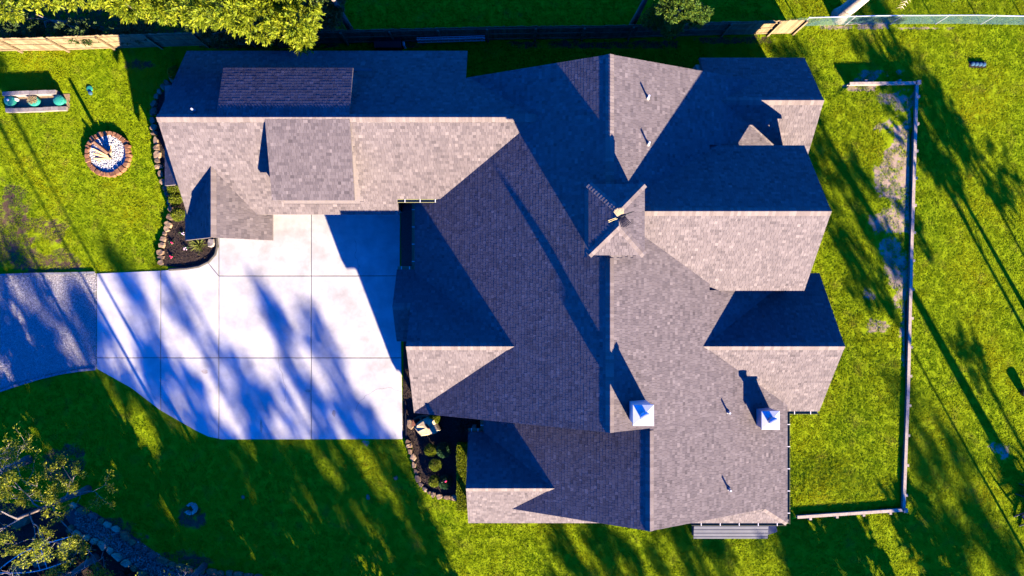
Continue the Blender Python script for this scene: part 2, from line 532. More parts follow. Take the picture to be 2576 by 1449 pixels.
def ground_z(wx, wy):
    if inside(wx, wy, TERR):
        x = wx / S + 1288
        t = min(1, max(0, (x - 2060) / 190, (724.5 - wy / S - 1120) / 140))
        return 0.26 * t * t * (3 - 2 * t)
    return 0.0

# ------------------------------------------------------------------ ground
def build_ground():
    xs = list(np.arange(-31, 31.01, 0.25))
    ys = list(np.arange(-20, 20.01, 0.25))
    xs = [-3000, -900, -300, -120, -60] + xs + [60, 120, 300, 900, 3000]
    ys = [-3000, -900, -300, -120, -60] + ys + [60, 120, 300, 900, 3000]
    nx, ny = len(xs), len(ys)
    V, sand, soil = [], [], []
    for y in ys:
        for x in xs:
            near = abs(x) < 32 and abs(y) < 21
            V.append((x, y, ground_z(x, y) if near else 0.0))
            a, b = bare_fields(x, y) if near else (0, 0)
            sand.append(a)
            soil.append(b)
    F = [[j * nx + i, j * nx + i + 1, (j + 1) * nx + i + 1, (j + 1) * nx + i] for j in range(ny - 1) for i in range(nx - 1)]
    m = bpy.data.materials.new('lawn_soil')
    m.use_nodes = True
    nt = m.node_tree
    b = nt.nodes['Principled BSDF']
    b.inputs['Roughness'].default_value = 0.95
    b.inputs['Specular IOR Level'].default_value = 0.03
    geo = nt.nodes.new('ShaderNodeNewGeometry')
    def nz(sc, det=5):
        n = nt.nodes.new('ShaderNodeTexNoise')
        n.inputs['Scale'].default_value = sc
        n.inputs['Detail'].default_value = det
        nt.links.new(geo.outputs['Position'], n.inputs['Vector'])
        return n.outputs['Fac']
    def mix(f, c1, c2):
        x = nt.nodes.new('ShaderNodeMixRGB')
        for s, v in ((0, f), (1, c1), (2, c2)):
            if isinstance(v, tuple):
                x.inputs[s].default_value = (*v, 1)
            elif isinstance(v, float):
                x.inputs[s].default_value = v
            else:
                nt.links.new(v, x.inputs[s])
        return x.outputs[0]
    at1 = nt.nodes.new('ShaderNodeAttribute'); at1.attribute_name = 'sand'
    at2 = nt.nodes.new('ShaderNodeAttribute'); at2.attribute_name = 'soil'
    green = mix(nz(9.0), (0.21, 0.32, 0.006), (0.32, 0.38, 0.007))
    soilc = mix(nz(5.0), (0.055, 0.035, 0.022), (0.17, 0.11, 0.06))
    sandc = mix(nz(4.0), (0.26, 0.18, 0.11), (0.52, 0.39, 0.27))
    def ragged(fac, sc):
        a = nt.nodes.new('ShaderNodeMath'); a.operation = 'MULTIPLY_ADD'
        nt.links.new(nz(sc, 8), a.inputs[0]); a.inputs[1].default_value = 2.2; a.inputs[2].default_value = -2.15
        b2 = nt.nodes.new('ShaderNodeMath'); b2.operation = 'MULTIPLY_ADD'; b2.use_clamp = True
        nt.links.new(fac, b2.inputs[0]); b2.inputs[1].default_value = 1.5
        nt.links.new(a.outputs[0], b2.inputs[2])
        c2 = nt.nodes.new('ShaderNodeMath'); c2.operation = 'MULTIPLY'; c2.use_clamp = True
        nt.links.new(b2.outputs[0], c2.inputs[0]); c2.inputs[1].default_value = 2.5
        return c2.outputs[0]
    c = mix(ragged(at2.outputs['Fac'], 3.0), green, soilc)
    c = mix(ragged(at1.outputs['Fac'], 5.0), c, sandc)
    nt.links.new(c, b.inputs['Base Color'])
    bp = nt.nodes.new('ShaderNodeBump')
    bp.inputs['Strength'].default_value = 0.6
    bp.inputs['Distance'].default_value = 0.03
    nt.links.new(nz(22.0), bp.inputs['Height'])
    nt.links.new(bp.outputs[0], b.inputs['Normal'])
    me = mesh_from('ground', V, F, m)
    for nme, vals in (('sand', sand), ('soil', soil)):
        a = me.attributes.new(nme, 'FLOAT', 'POINT')
        a.data.foreach_set('value', np.array(vals, dtype=np.float32))
    structure('ground', me)

build_ground()

# ------------------------------------------------------------------ driveway
def build_driveway():
    root = structure('driveway', MB().prism(dpoly(DRIVE), -0.2, 0.012).mesh('driveway', M_JOINT))
    xs = [244, 405, 551, 783, 1013]
    polys = []
    def clip(poly, a, b, c):
        out = []
        for i in range(len(poly)):
            p, q = poly[i], poly[(i + 1) % len(poly)]
            fp, fq = a * p[0] + b * p[1] + c, a * q[0] + b * q[1] + c
            if fp >= 0:
                out.append(p)
            if (fp >= 0) != (fq >= 0):
                t = fp / (fp - fq)
                out.append((p[0] + t * (q[0] - p[0]), p[1] + t * (q[1] - p[1])))
        return out
    bands = {0: [(600, 900), (900, 1200)], 1: [(600, 900), (900, 1200)], 2: [(500, 694), (694, 900), (900, 1200)], 3: [(500, 694), (694, 900), (900, 1200)]}
    g = 0.95
    for k in range(4):
        for y0, y1 in bands[k]:
            x0, x1 = xs[k], xs[k + 1]
            if k == 3:
                x1 = 1100
            p = clip(clip(clip(clip(DRIVE, 1, 0, -(x0 + g)), -1, 0, x1 - g), 0, 1, -(y0 + g)), 0, -1, y1 - g)
            if k == 1 and y0 == 600:      # corner cut off by the diagonal joint
                p = clip(p, -32, 26, 32 * 525 - 26 * 662 - 25)
            if len(p) > 2:
                polys.append(p)
    polys.append(clip(clip(clip(DRIVE, 1, 0, -510), -1, 0, 551 - g), 32, -26, -32 * 525 + 26 * 662 - 25))
    polys[-1] = clip(polys[-1], 0, -1, 694 - g)
    for p in polys:
        w = [D(*q) for q in p]
        w = [q for i, q in enumerate(w) if (q - w[i - 1]).length > 0.02]
        n = len(w)
        cen = sum(w, Vector()) / n
        mb = MB()
        top = [q + (cen - q).normalized() * 0.012 for q in w]
        vs = [(q.x, q.y, -0.1) for q in w] + [(q.x, q.y, 0.032) for q in w] + [(q.x, q.y, 0.042) for q in top]
        fs = [[i, (i + 1) % n, (i + 1) % n + n, i + n] for i in range(n)] + [[i + n, (i + 1) % n + n, (i + 1) % n + 2 * n, i + 2 * n] for i in range(n)]
        fs.append(list(range(2 * n, 3 * n)))
        sgn = sum(w[i].x * w[(i + 1) % n].y - w[(i + 1) % n].x * w[i].y for i in range(n))
        if sgn < 0:
            fs = [f[::-1] for f in fs]
        mb.add(vs, fs)
        mb.build('concrete_panel', M_CONC, root)
    for x, y, rx, ry in ((657, 1074, 0.09, 0.42), (775, 1383 - 400, 0.16, 0.12), (515, 1415 - 480, 0.2, 0.14), (840, 1040, 0.12, 0.2)):
        c = D(x, y, 0.0432)
        r = random.Random(x)
        ring = [(c.x + math.cos(t / 9 * 6.283) * rx * r.uniform(0.6, 1.1), c.y + math.sin(t / 9 * 6.283) * ry * r.uniform(0.6, 1.1), c.z) for t in range(9)]
        MB().add(ring, [list(range(9))]).build('stain', mat('rust_stain', (0.33, 0.27, 0.22), 0.9, (0.46, 0.41, 0.36), 12), root)
    for pts in (((893, 600), (897, 625), (894, 648), (905, 668), (901, 690)), ((1010, 985), (975, 975), (950, 978), (925, 992), (905, 1010), (893, 1035)), ((700, 880), (706, 930), (720, 975), (717, 1010))):
        mb = MB()
        for p, q in zip(pts[:-1], pts[1:]):
            a, b = D(*p), D(*q)
            last = a
            for i in range(1, 5):
                c = a.lerp(b, i / 4) + Vector((random.uniform(-0.04, 0.04), random.uniform(-0.04, 0.04), 0))
                mb.beam(last + Vector((0, 0, 0.0425)), c + Vector((0, 0, 0.0425)), 0.012, 0.003)
                last = c
        mb.build('crack', M_JOINT, root)
    # gravel drive
    gp = dpoly(GRAVEL)
    gr = structure('gravel_drive', MB().prism(gp[::-1], -0.2, 0.012).mesh('gravel_drive', mat('gravel_bed', (0.2, 0.18, 0.165), 0.95, (0.38, 0.35, 0.32), 30, 0.5, 80)))
    vis = dpoly([(-20, 690), (0, 693), (243, 688), (243, 927), (200, 931), (150, 939), (100, 951), (50, 966), (0, 983), (-20, 990)])
    P = rand_in(vis, 26000)
    C = np.column_stack([P, np.full(len(P), 0.018)])
    o = link('gravel_stones', octa('gravel_stones', C, RNG.uniform(0.012, 0.034, len(P)), M_GRAVEL), gr, kind='stuff')
    def edging(pts, label):
        root = thing('block_edging', label, 'edging', D(*pts[0]))
        mb = None
        for a, b in zip(pts[:-1], pts[1:]):
            p, q = D(*a), D(*b)
            n = max(1, round((q - p).length / 0.4))
            for i in range(n):
                c0, c1 = p.lerp(q, i / n + 0.01), p.lerp(q, (i + 1) / n - 0.01)
                MB().beam(c0 + Vector((0, 0, 0.04)), c1 + Vector((0, 0, 0.04)), 0.11, random.uniform(0.09, 0.12)).build('block', M_ASPH, root)
    edging([(-20, 695), (0, 692), (80, 689), (160, 688), (240, 686)], 'row of dark edging blocks along the upper side of the gravel drive')
    edging([(-20, 990), (0, 984), (50, 967), (100, 952), (150, 940), (200, 932), (242, 928)], 'row of dark edging blocks curving along the lower side of the gravel drive')

build_driveway()

# ------------------------------------------------------------------ the house: roof planes
HOUSE = thing('house', 'large house with grey shingled gables, two chimneys and a cupola', 'house', (0, 0, 0))
ZR = 7.62
KW, KE, KB = 0.01135, 0.0109, 0.01103
PLANES = []

def plane(name, poly, z0, u0, v0, gu, gv, opens=False, cull=True):
    a = sum(poly[i][0] * poly[(i + 1) % len(poly)][1] - poly[(i + 1) % len(poly)][0] * poly[i][1] for i in range(len(poly)))
    if a < 0:
        poly = poly[::-1]
    PLANES.append(dict(name=name, poly=poly, z=lambda u, v: z0 + gu * (u - u0) + gv * (v - v0), g=(gu, gv), opens=opens, cull=cull))

def rect(u0, u1, v0, v1):
    return [(u0, v0), (u1, v0), (u1, v1), (u0, v1)]

# main north-south ridge
plane('mainW', rect(-226, 197, -291, 470), ZR, 197, 0, KW, 0)
plane('mainE', rect(197, 430, -291, 470), ZR, 197, 0, -KE, 0)
plane('mainE_south', [(430, -291), (642, -291), (642, -5), (430, -5)], ZR, 197, 0, -KE, 0)
plane('mainE_north', rect(430, 642, 313, 470), ZR, 197, 0, -KE, 0)
# south wing
ZB = ZR - KE * 89
plane('southE', rect(286, 642, -504.5, -291), ZR, 197, 0, -KE, 0)
plane('southE_corner', [(578, -504.5), (642, -547.7), (642, -504.5)], ZR, 197, 0, -KE, 0)
plane('southW', rect(-65.8, 286, -504.5, -280), ZB, 286, 0, KB, 0)
plane('skirt', [(140, -547.7), (642, -547.7), (553, -488), (140, -488)], 2.77, 0, -547.7, 0, 0.01611, cull=False)
# south-west gable
plane('swS', rect(-102, 140, -547.7, -443.8), 4.5, 0, -443.8, 0, 0.01665)
plane('swN', rect(-102, 140, -443.8, -335.8), 4.5, 0, -443.8, 0, -0.0160)
# west gable and entry
plane('westN', rect(-228.5, 40, -126, 43), 5.4, 0, -126, 0, -0.016)
plane('westS', rect(-228.5, 40, -290.6, -126), 5.4, 0, -126, 0, 0.016)
plane('entryN', rect(-268.8, -228.5, -41.9, 43), 5.4, 0, -126, 0, -0.016)
plane('entryS', rect(-268.8, -212, -124, -41.9), 4.054, 0, -41.9, 0, 0.0155)
# garage wing
KG = 0.0157
plane('garageN', rect(-752, -103, 360.8, 548), 6.0, 0, 360.8, 0, -KG)
plane('garageN_link', rect(-103, 78, 360.8, 466), 6.0, 0, 360.8, 0, -KG)
plane('garageS', rect(-752, -262, 170.7, 360.8), 6.0, 0, 360.8, 0, KG)
plane('garageS_link', rect(-262, 78, 203.6, 360.8), 6.0, 0, 360.8, 0, KG)
plane('dormerS', rect(-523, -343.5, 190.9, 360.8), 6.04, 0, 360.8, 0, 0.00577)
plane('dormerN', rect(-625.6, -344.4, 360.8, 476.8), 6.04, 0, 360.8, 0, -0.0067)
plane('frontW', rect(-768, -666, 112, 292), 4.54, -666, 0, 0.0203, 0)
plane('frontE', rect(-666, -564, 112, 292), 4.54, -666, 0, -0.0203, 0)
plane('pent', rect(-813, -735, 240, 473), 2.6, -813, 0, 0.0103, 0)
# east gables
plane('ne_N', rect(440, 687, 412.9, 540.6), 4.72, 0, 412.9, 0, -0.0174)
plane('ne_S', rect(440, 687, 285, 412.9), 4.72, 0, 412.9, 0, 0.0174)
plane('patio_N', rect(197, 642, 154, 312.7), ZR, 0, 154, 0, -0.0176, opens=True)
plane('patio_S', rect(197, 642, -5.4, 154), ZR, 0, 154, 0, 0.0176, opens=True)
plane('se_N', rect(390, 722, -126.7, 34.7), 5.22, 0, -126.7, 0, -0.0168)
plane('se_S', rect(390, 722, -289.4, -126.7), 5.22, 0, -126.7, 0, 0.0168)
# cupola
CU, CV, CHU, CHV, CZ, CR = 205, 134, 54.6, 69.5, 8.4, 9.02
gq = (CR - CZ) / CHU
plane('cupW', [(CU - CHU, CV - CHV), (CU, CV - CHV + CHU), (CU, CV + CHV - CHU), (CU - CHU, CV + CHV)], CR, CU, 0, gq, 0)
plane('cupE', [(CU + CHU, CV - CHV), (CU, CV - CHV + CHU), (CU, CV + CHV - CHU), (CU + CHU, CV + CHV)], CR, CU, 0, -gq, 0)
plane('cupS', [(CU - CHU, CV - CHV), (CU + CHU, CV - CHV), (CU, CV - CHV + CHU)], CR, 0, CV - CHV + CHU, 0, gq)
plane('cupN', [(CU - CHU, CV + CHV), (CU + CHU, CV + CHV), (CU, CV + CHV - CHU)], CR, 0, CV + CHV - CHU, 0, -gq)

def clip_convex(poly, cl):
    """poly clipped by convex CCW cl (plan coordinates)"""
    out = poly
    n = len(cl)
    for i in range(n):
        ax, ay = cl[i]
        bx, by = cl[(i + 1) % n]
        ex, ey = bx - ax, by - ay
        src, out = out, []
        for k in range(len(src)):
            p, q = src[k], src[(k + 1) % len(src)]
            fp = ex * (p[1] - ay) - ey * (p[0] - ax)
            fq = ex * (q[1] - ay) - ey * (q[0] - ax)
            if fp >= 0:
                out.append(p)
            if (fp >= 0) != (fq >= 0):
                t = fp / (fp - fq)
                out.append((p[0] + t * (q[0] - p[0]), p[1] + t * (q[1] - p[1])))
        if len(out) < 3:
            return []
    return out

def area(p):
    return 0.5 * sum(p[i][0] * p[(i + 1) % len(p)][1] - p[(i + 1) % len(p)][0] * p[i][1] for i in range(len(p)))

def hidden(pl, u, v):
    z = pl['z'](u, v)
    for o in PLANES:
        if o is pl:
            continue
        if o['opens'] and pl['name'][:3] in ('ne_', 'se_'):
            continue
        if inside(u, v, o['poly']) and o['z'](u, v) > z + 0.25:
            return True
    return False

def build_roof():
    tabs = []            # (projected area, plane index, verts, faces, tone)
    for pi, pl in enumerate(PLANES):
        gu, gv = pl['g']
        gm = math.hypot(gu, gv)
        up = (gu / gm, gv / gm)
        al = (up[1], -up[0])
        slope = gm / S
        ct = 1 / math.sqrt(1 + slope * slope)
        ex = 0.142 * ct / S                           # exposure in plan units
        # deck
        poly = pl['poly']
        n = len(poly)
        top = [U(u, v, pl['z'](u, v)) for u, v in poly]
        bot = [U(u, v, pl['z'](u, v) - 0.17) for u, v in poly]
        mb = MB().add(top + bot, [list(range(n)), list(range(n, 2 * n))[::-1]] + [[(i + 1) % n, i, i + n, (i + 1) % n + n] for i in range(n)])
        pl['obj'] = mb.build('roof_slope', M_DECK, HOUSE)
        # shingle tabs
        A = [p[0] * al[0] + p[1] * al[1] for p in poly]
        B = [p[0] * up[0] + p[1] * up[1] for p in poly]
        a0, a1, b0, b1 = min(A), max(A), min(B), max(B)
        ab = [(A[i], B[i]) for i in range(n)]
        if area(ab) < 0:
            ab = ab[::-1]
        nrm = Vector((-gu / S, -gv / S, 1)).normalized()
        tint = random.uniform(-0.04, 0.04)
        k = 0
        b = b0
        while b < b1:
            a = a0 - random.uniform(0, 0.3) / S
            wob = 0
            while a < a1:
                w = random.choice((0.10, 0.12, 0.14, 0.16, 0.18, 0.22)) / S
                p = clip_convex([(a + 0.2, b), (a + w - 0.2, b), (a + w - 0.2, b + ex * 1.02), (a + 0.2, b + ex * 1.02)], ab)
                a += w
                if len(p) < 3 or area(p) < 0.6:
                    continue
                ca = sum(q[0] for q in p) / len(p)
                cb = sum(q[1] for q in p) / len(p)
                cu, cv = ca * al[0] + cb * up[0], ca * al[1] + cb * up[1]
                if pl['cull'] and hidden(pl, cu, cv):
                    continue
                t = random.choice((0.0112, 0.0116, 0.0124, 0.0128))
                tone = min(1, max(0, (0.58 if t > 0.012 else 0.42) + random.gauss(0, 0.15) + tint))
                vs_t, vs_b = [], []
                for q in p:
                    u, v = q[0] * al[0] + q[1] * up[0], q[0] * al[1] + q[1] * up[1]
                    base = U(u, v, pl['z'](u, v))
                    f = 1 - (q[1] - b) / ex
                    vs_t.append(base + nrm * (0.003 + (t + 0.002) * max(0.0, 0.85 + 0.15 * f)))
                    vs_b.append(base + nrm * 0.001)
                m = len(p)
                fs = [list(range(m))] + [[(i + 1) % m, i, i + m, (i + 1) % m + m] for i in range(m)]
                flip = (al[0] * up[1] - al[1] * up[0]) < 0
                if flip:
                    fs = [f[::-1] for f in fs]
                z = pl['z'](cu, cv)
                tabs.append((abs(area(p)) / (H - z) ** 2, pi, vs_t + vs_b, fs, tone, cu, cv, z))
            b += ex
            k += 1
    # the largest visible ones single, the rest joined slope by slope
    def seen(t):
        du, dv = t[5] / (1 - t[7] / H), t[6] / (1 - t[7] / H)
        return abs(du) < 1280 and abs(dv) < 720
    order = sorted(range(len(tabs)), key=lambda i: -tabs[i][0] if seen(tabs[i]) and not PLANES[tabs[i][1]]['name'].startswith('pent') else 0)
    single = set(order[:300])
    fields = {}
    for i, t in enumerate(tabs):
        if i in single:
            link('shingle', mesh_from('shingle', t[2], t[3], M_SHINGLE, tone=t[4]), PLANES[t[1]]['obj'])
        else:
            fields.setdefault(t[1], MB()).add(t[2], t[3], t[4])
    for pi, mb in fields.items():
        mb.build('shingle_field', M_SHINGLE, PLANES[pi]['obj'], kind='stuff')
    print('shingles', len(tabs))

build_roof()

# ------------------------------------------------------------------ ridge caps
CAPS = []
def ridge(p0, p1, ml, mr, w=0.175, lift=0.05):
    """caps from p0 to p1; ml, mr fall of the slopes left and right of the line (m per m)"""
    p0, p1 = Vector(p0), Vector(p1)
    d = (p1 - p0)
    L = d.length
    d.normalize()
    lat = Vector((-d.y, d.x, 0)).normalized()
    n = max(1, round(L / 0.145))
    for i in range(n):
        a = p0 + d * (L * i / n)
        b = p0 + d * (L * (i + 1.04) / n)
        vs = []
        for q, rise in ((a, 0.010), (b, 0.0)):
            for l, lf in ((w, lift * 0.7), (w * 0.42, lift * 0.95), (0.0, lift * 1.12), (-w * 0.42, lift * 0.95), (-w, lift * 0.7)):
                m = ml if l > 0 else mr
                vs.append(q + lat * l + Vector((0, 0, -m * abs(l) + lf + rise)))
            for l in (w, -w):
                m = ml if l > 0 else mr
                vs.append(q + lat * l + Vector((0, 0, -m * abs(l) - 0.01)))
        fs = [[0, 1, 8, 7], [1, 2, 9, 8], [2, 3, 10, 9], [3, 4, 11, 10], [5, 0, 7, 12], [4, 6, 13, 11], [6, 4, 3, 2, 1, 0, 5], [7, 8, 9, 10, 11, 13, 12]]
        mid = (a + b) / 2
        CAPS.append((vs, fs, random.random(), mid))

def build_ridges():
    pm = KW / S
    pe = KE / S
    ridge(U(197, -291, ZR), U(197, 60, ZR), pm, pe)
    ridge(U(197, 470, ZR), U(197, 206, ZR), pe, pm)
    ridge(U(286, -504.5, ZB), U(286, -296, ZB), KB / S, pe)
    ridge(U(-752, 360.8, 6.02), U(70, 360.8, 6.02), KG / S * 0.8, KG / S * 0.8)
    ridge(U(687, 412.9, 4.72), U(452, 412.9, 4.72), 0.0174 / S, 0.0174 / S)
    ridge(U(642, 154, ZR), U(258, 154, ZR), 0.0176 / S, 0.0176 / S)
    ridge(U(722, -126.7, 5.22), U(408, -126.7, 5.22), 0.0168 / S, 0.0168 / S)
    ridge(U(-228.5, -126, 5.4), U(14, -126, 5.4), 0.016 / S, 0.016 / S)
    ridge(U(-268.8, -41.9, 4.05), U(-229, -41.9, 4.05), 0.0155 / S, 0.016 / S, lift=0.03)
    ridge(U(-102, -443.8, 4.5), U(96, -443.8, 4.5), 0.016 / S, 0.0165 / S)
    ridge(U(-666, 112, 4.54), U(-666, 270, 4.54), 0.0203 / S, 0.0203 / S)
    ridge(U(642, -547.7, 2.77), U(578, -504.5, 3.466), 0.42, 0.42, 0.16, 0.03)
    m = gq / S
    for su in (-1, 1):
        for sv in (-1, 1):
            ridge(U(CU + su * CHU, CV + sv * CHV, CZ), U(CU, CV + sv * (CHV - CHU), CR), m * 0.7, m * 0.7, 0.15, 0.025)
    ridge(U(CU, CV - CHV + CHU, CR), U(CU, CV + CHV - CHU, CR), m, m, 0.15, 0.03)
    CAPS.sort(key=lambda c: -c[3].z)
    rest = MB()
    for i, (vs, fs, t, mid) in enumerate(CAPS):
        if i < 300:
            link('ridge_cap', mesh_from('ridge_cap', vs, fs, M_CAP, tone=t), HOUSE)
        else:
            rest.add(vs, fs, t)
    rest.build('ridge_cap_run', M_CAP, HOUSE, kind='stuff')

build_ridges()

# ------------------------------------------------------------------ walls, porch, cupola base, dormers
def prism_u(pts, u0, u1):
    n = len(pts)
    vs = [U(u0, v, z) for v, z in pts] + [U(u1, v, z) for v, z in pts]
    return MB().add(vs, [list(range(n)), list(range(n, 2 * n))[::-1]] + [[(i + 1) % n, i, i + n, (i + 1) % n + n] for i in range(n)])

def prism_v(pts, v0, v1):
    n = len(pts)
    vs = [U(u, v0, z) for u, z in pts] + [U(u, v1, z) for u, z in pts]
    return MB().add(vs, [list(range(n)), list(range(n, 2 * n))[::-1]] + [[(i + 1) % n, i, i + n, (i + 1) % n + n] for i in range(n)])

def build_walls():
    W = lambda mb: mb.build('wall', M_WALL, HOUSE)
    W(prism_v([(-209, -0.1), (430, -0.1), (430, 4.75), (197, 7.2), (-209, 2.75)], -276, 455))
    W(prism_v([(-50, -0.1), (625, -0.1), (625, 2.7), (286, 6.25), (-50, 2.65)], -490, -277))
    W(prism_v([(431, -0.1), (625, -0.1), (625, 2.7), (431, 4.75)], -276, -18))
    W(prism_u([(302, -0.1), (524, -0.1), (524, 2.55), (413, 4.45), (302, 2.55)], 431, 672))
    W(prism_u([(-272, -0.1), (18, -0.1), (18, 2.55), (-126.7, 4.98), (-272, 2.5)], 432, 707))
    W(prism_u([(14, 4.0), (298, 4.0), (298, 4.75), (154, 7.25), (14, 4.75)], 390, 434))
    W(prism_u([(190, -0.1), (532, -0.1), (532, 3.05), (360.8, 5.75), (190, 3.1)], -738, -276))
    W(prism_u([(223, -0.1), (532, -0.1), (532, 3.05), (360.8, 5.75), (223, 3.6)], -275, -120))
    W(prism_u([(-276, -0.1), (22, -0.1), (22, 2.7), (-126, 5.1), (-276, 2.7)], -212, 0))
    W(prism_u([(-532, -0.1), (-350, -0.1), (-350, 2.7), (-443.8, 4.2), (-532, 2.7)], -46, 140))
    W(prism_v([(-752, -0.1), (-608, -0.1), (-608, 3.0), (-666, 4.25), (-752, 2.5)], 126, 300))
    for pts, a, b in (([(200, 2.6), (360, 5.0), (360, 5.83), (200, 4.92)], -515, -358), ([(360, 5.0), (468, 3.4), (468, 5.1), (360, 5.83)], -617, -360)):
        prism_u(pts, a, b).build('dormer_wall', M_TRIM, HOUSE)
    cup = prism_u([(CV - 60, 6.3), (CV + 60, 6.3), (CV + 60, 8.25), (CV - 60, 8.25)], CU - 46, CU + 46).build('cupola', M_TRIM, HOUSE)
    for sv in (-1, 1):
        for k in range(6):
            c = U(CU, CV + sv * 60.5, 7.55 + k * 0.1)
            MB().box(c, 1.3, 0.03, 0.05).build('louvre', M_TRIM, cup)
    # patio posts, beams and braces under the high east gable
    post = lambda u, v, z1: MB().box(U(u, v, z1 / 2), 0.28, 0.28, z1).build('porch_post', M_WALL, HOUSE)
    post(628, 300, 4.5)
    post(628, 8, 4.5)
    MB().beam(U(434, 300, 4.62), U(636, 300, 4.62), 0.2, 0.25).build('porch_beam', M_WALL, HOUSE)
    MB().beam(U(434, 8, 4.62), U(636, 8, 4.62), 0.2, 0.25).build('porch_beam', M_WALL, HOUSE)
    for v, sg in ((300, -1), (8, 1)):
        MB().beam(U(628, v, 3.6), U(628, v + sg * 50, 5.1), 0.16, 0.2).build('porch_brace', M_WALL, HOUSE)
        MB().beam(U(628, v, 3.5), U(585, v, 4.55), 0.16, 0.2).build('porch_brace', M_WALL, HOUSE)
    MB().beam(U(628, 112, 6.55), U(628, 196, 6.55), 0.16, 0.2).build('porch_beam', M_WALL, HOUSE)
    MB().beam(U(628, 154, 6.5), U(628, 154, 7.25), 0.16, 0.2).build('porch_post', M_WALL, HOUSE)
    for v in (-536, -348):
        MB().box(U(-94, v, 1.35), 0.2, 0.2, 2.7).build('porch_post', M_TRIM, HOUSE)
    # entry posts
    for v in (20, -110):
        MB().box(U(-258, v, 1.35), 0.25, 0.25, 2.7).build('porch_post', M_TRIM, HOUSE)

build_walls()

# ------------------------------------------------------------------ gutters
def gutter(p0, p1, step=0.75, m=M_GUTTER):
    p0, p1 = Vector(p0), Vector(p1)
    d = (p1 - p0).normalized()
    lat = Vector((-d.y, d.x, 0)) * 0.075
    prof = [(-1.0, 0.0), (-1.0, -0.1), (0.8, -0.1), (1.0, 0.02), (0.88, 0.02), (0.7, -0.085), (-0.88, -0.085), (-0.88, 0.0)]
    vs = [q + lat * a + Vector((0, 0, b)) for q in (p0, p1) for a, b in prof]
    n = len(prof)
    fs = [[i, (i + 1) % n, (i + 1) % n + n, i + n] for i in range(n)] + [list(range(n))[::-1], list(range(n, 2 * n))]
    g = MB().add(vs, fs).build('gutter', m, HOUSE)
    L = (p1 - p0).length
    k = max(1, round(L / step))
    for i in range(k):
        c = p0 + d * (L * (i + 0.5) / k) + Vector((0, 0, 0.022))
        MB().beam(c - lat * 1.05, c + lat * 1.05, 0.035, 0.012).build('hanger', M_TRIM, g)

gutter(U(-262, 199.5, 3.45), U(-158, 199.5, 3.45))
gutter(U(-230, 203, 2.72), U(-230, 42, 2.72), 0.9)
gutter(U(-268, 47, 2.68), U(-230, 47, 2.68), 0.4)
gutter(U(722, -293.5, 2.42), U(646, -293.5, 2.42), 0.8)
gutter(U(646, -293, 2.68), U(646, -552, 2.68), 1.0)
gutter(U(642, -552, 2.68), U(420, -552, 2.68), 0.95)
gutter(U(-70, -335, 2.68), U(-70, -306, 2.68), 0.5)
gutter(U(-102, -331.5, 2.68), U(-72, -331.5, 2.68), 0.4)

# ------------------------------------------------------------------ chimneys, vents, weathervane
def chimney(u0, u1, v0, v1, zb, zt):
    root = link('chimney', prism_u([(v0 + 2, zb), (v1 - 2, zb), (v1 - 2, zt - 0.12), (v0 + 2, zt - 0.12)], u0 + 2, u1 - 2).mesh('chimney', M_METAL), HOUSE)
    cu, cv = (u0 + u1) / 2, (v0 + v1) / 2
    c = U(cu, cv, zt + 0.09)
    vs = [U(u0, v0, zt - 0.14), U(u1, v0, zt - 0.14), U(u1, v1, zt - 0.14), U(u0, v1, zt - 0.14),
          U(u0, v0, zt), U(u1, v0, zt), U(u1, v1, zt), U(u0, v1, zt), c]
    MB().add(vs, [[0, 1, 5, 4], [1, 2, 6, 5], [2, 3, 7, 6], [3, 0, 4, 7], [4, 5, 8], [5, 6, 8], [6, 7, 8], [7, 4, 8]]).build('chimney_cap', M_METAL, root)
    p = U(cu, cv, zt)
    pts = [p + Vector((0, 0, z)) for z in (0.05, 0.34)]
    MB().tube(pts, [0.16, 0.16], 20).build('flue', M_METAL, root, True)
    MB().disc(p + Vector((0, 0, 0.4)), 0.215, 0.05, 24, 0.05).build('flue_cap', M_METAL, root, True)
    for k in range(4):
        a = k * math.pi / 2 + 0.4
        q = p + Vector((math.cos(a) * 0.165, math.sin(a) * 0.165, 0.3))
        MB().beam(q, q + Vector((0, 0, 0.12)), 0.02, 0.02).build('flue_strap', M_METAL, root)

chimney(237, 278, -270, -229, 6.2, 8.4)
chimney(552, 592, -313, -272, 2.4, 4.6)

def roof_vent(x, y, zfun, h=0.42):
    z = 5.0
    for _ in range(30):
        p = D(x, y, z)
        z = zfun(p.x / S, p.y / S)
    p = D(x, y, z)
    root = link('vent_pipe', MB().tube([p + Vector((0, 0, -0.1)), p + Vector((0, 0, h))], [0.045, 0.045], 10).mesh('vent_pipe', M_METAL), HOUSE)
    MB().tube([p + Vector((0, 0, 0.0)), p + Vector((0, 0, 0.12))], [0.11, 0.05], 12).build('flashing', M_ASPH, root, True)

zE = lambda u, v: ZR - KE * (u - 197)
for x, y in ((1629, 247), (1630, 363), (1830, 1036), (1832, 1229)):
    roof_vent(x, y, zE)
roof_vent(489, 278, lambda u, v: 6 - KG * (v - 360.8), 0.3)

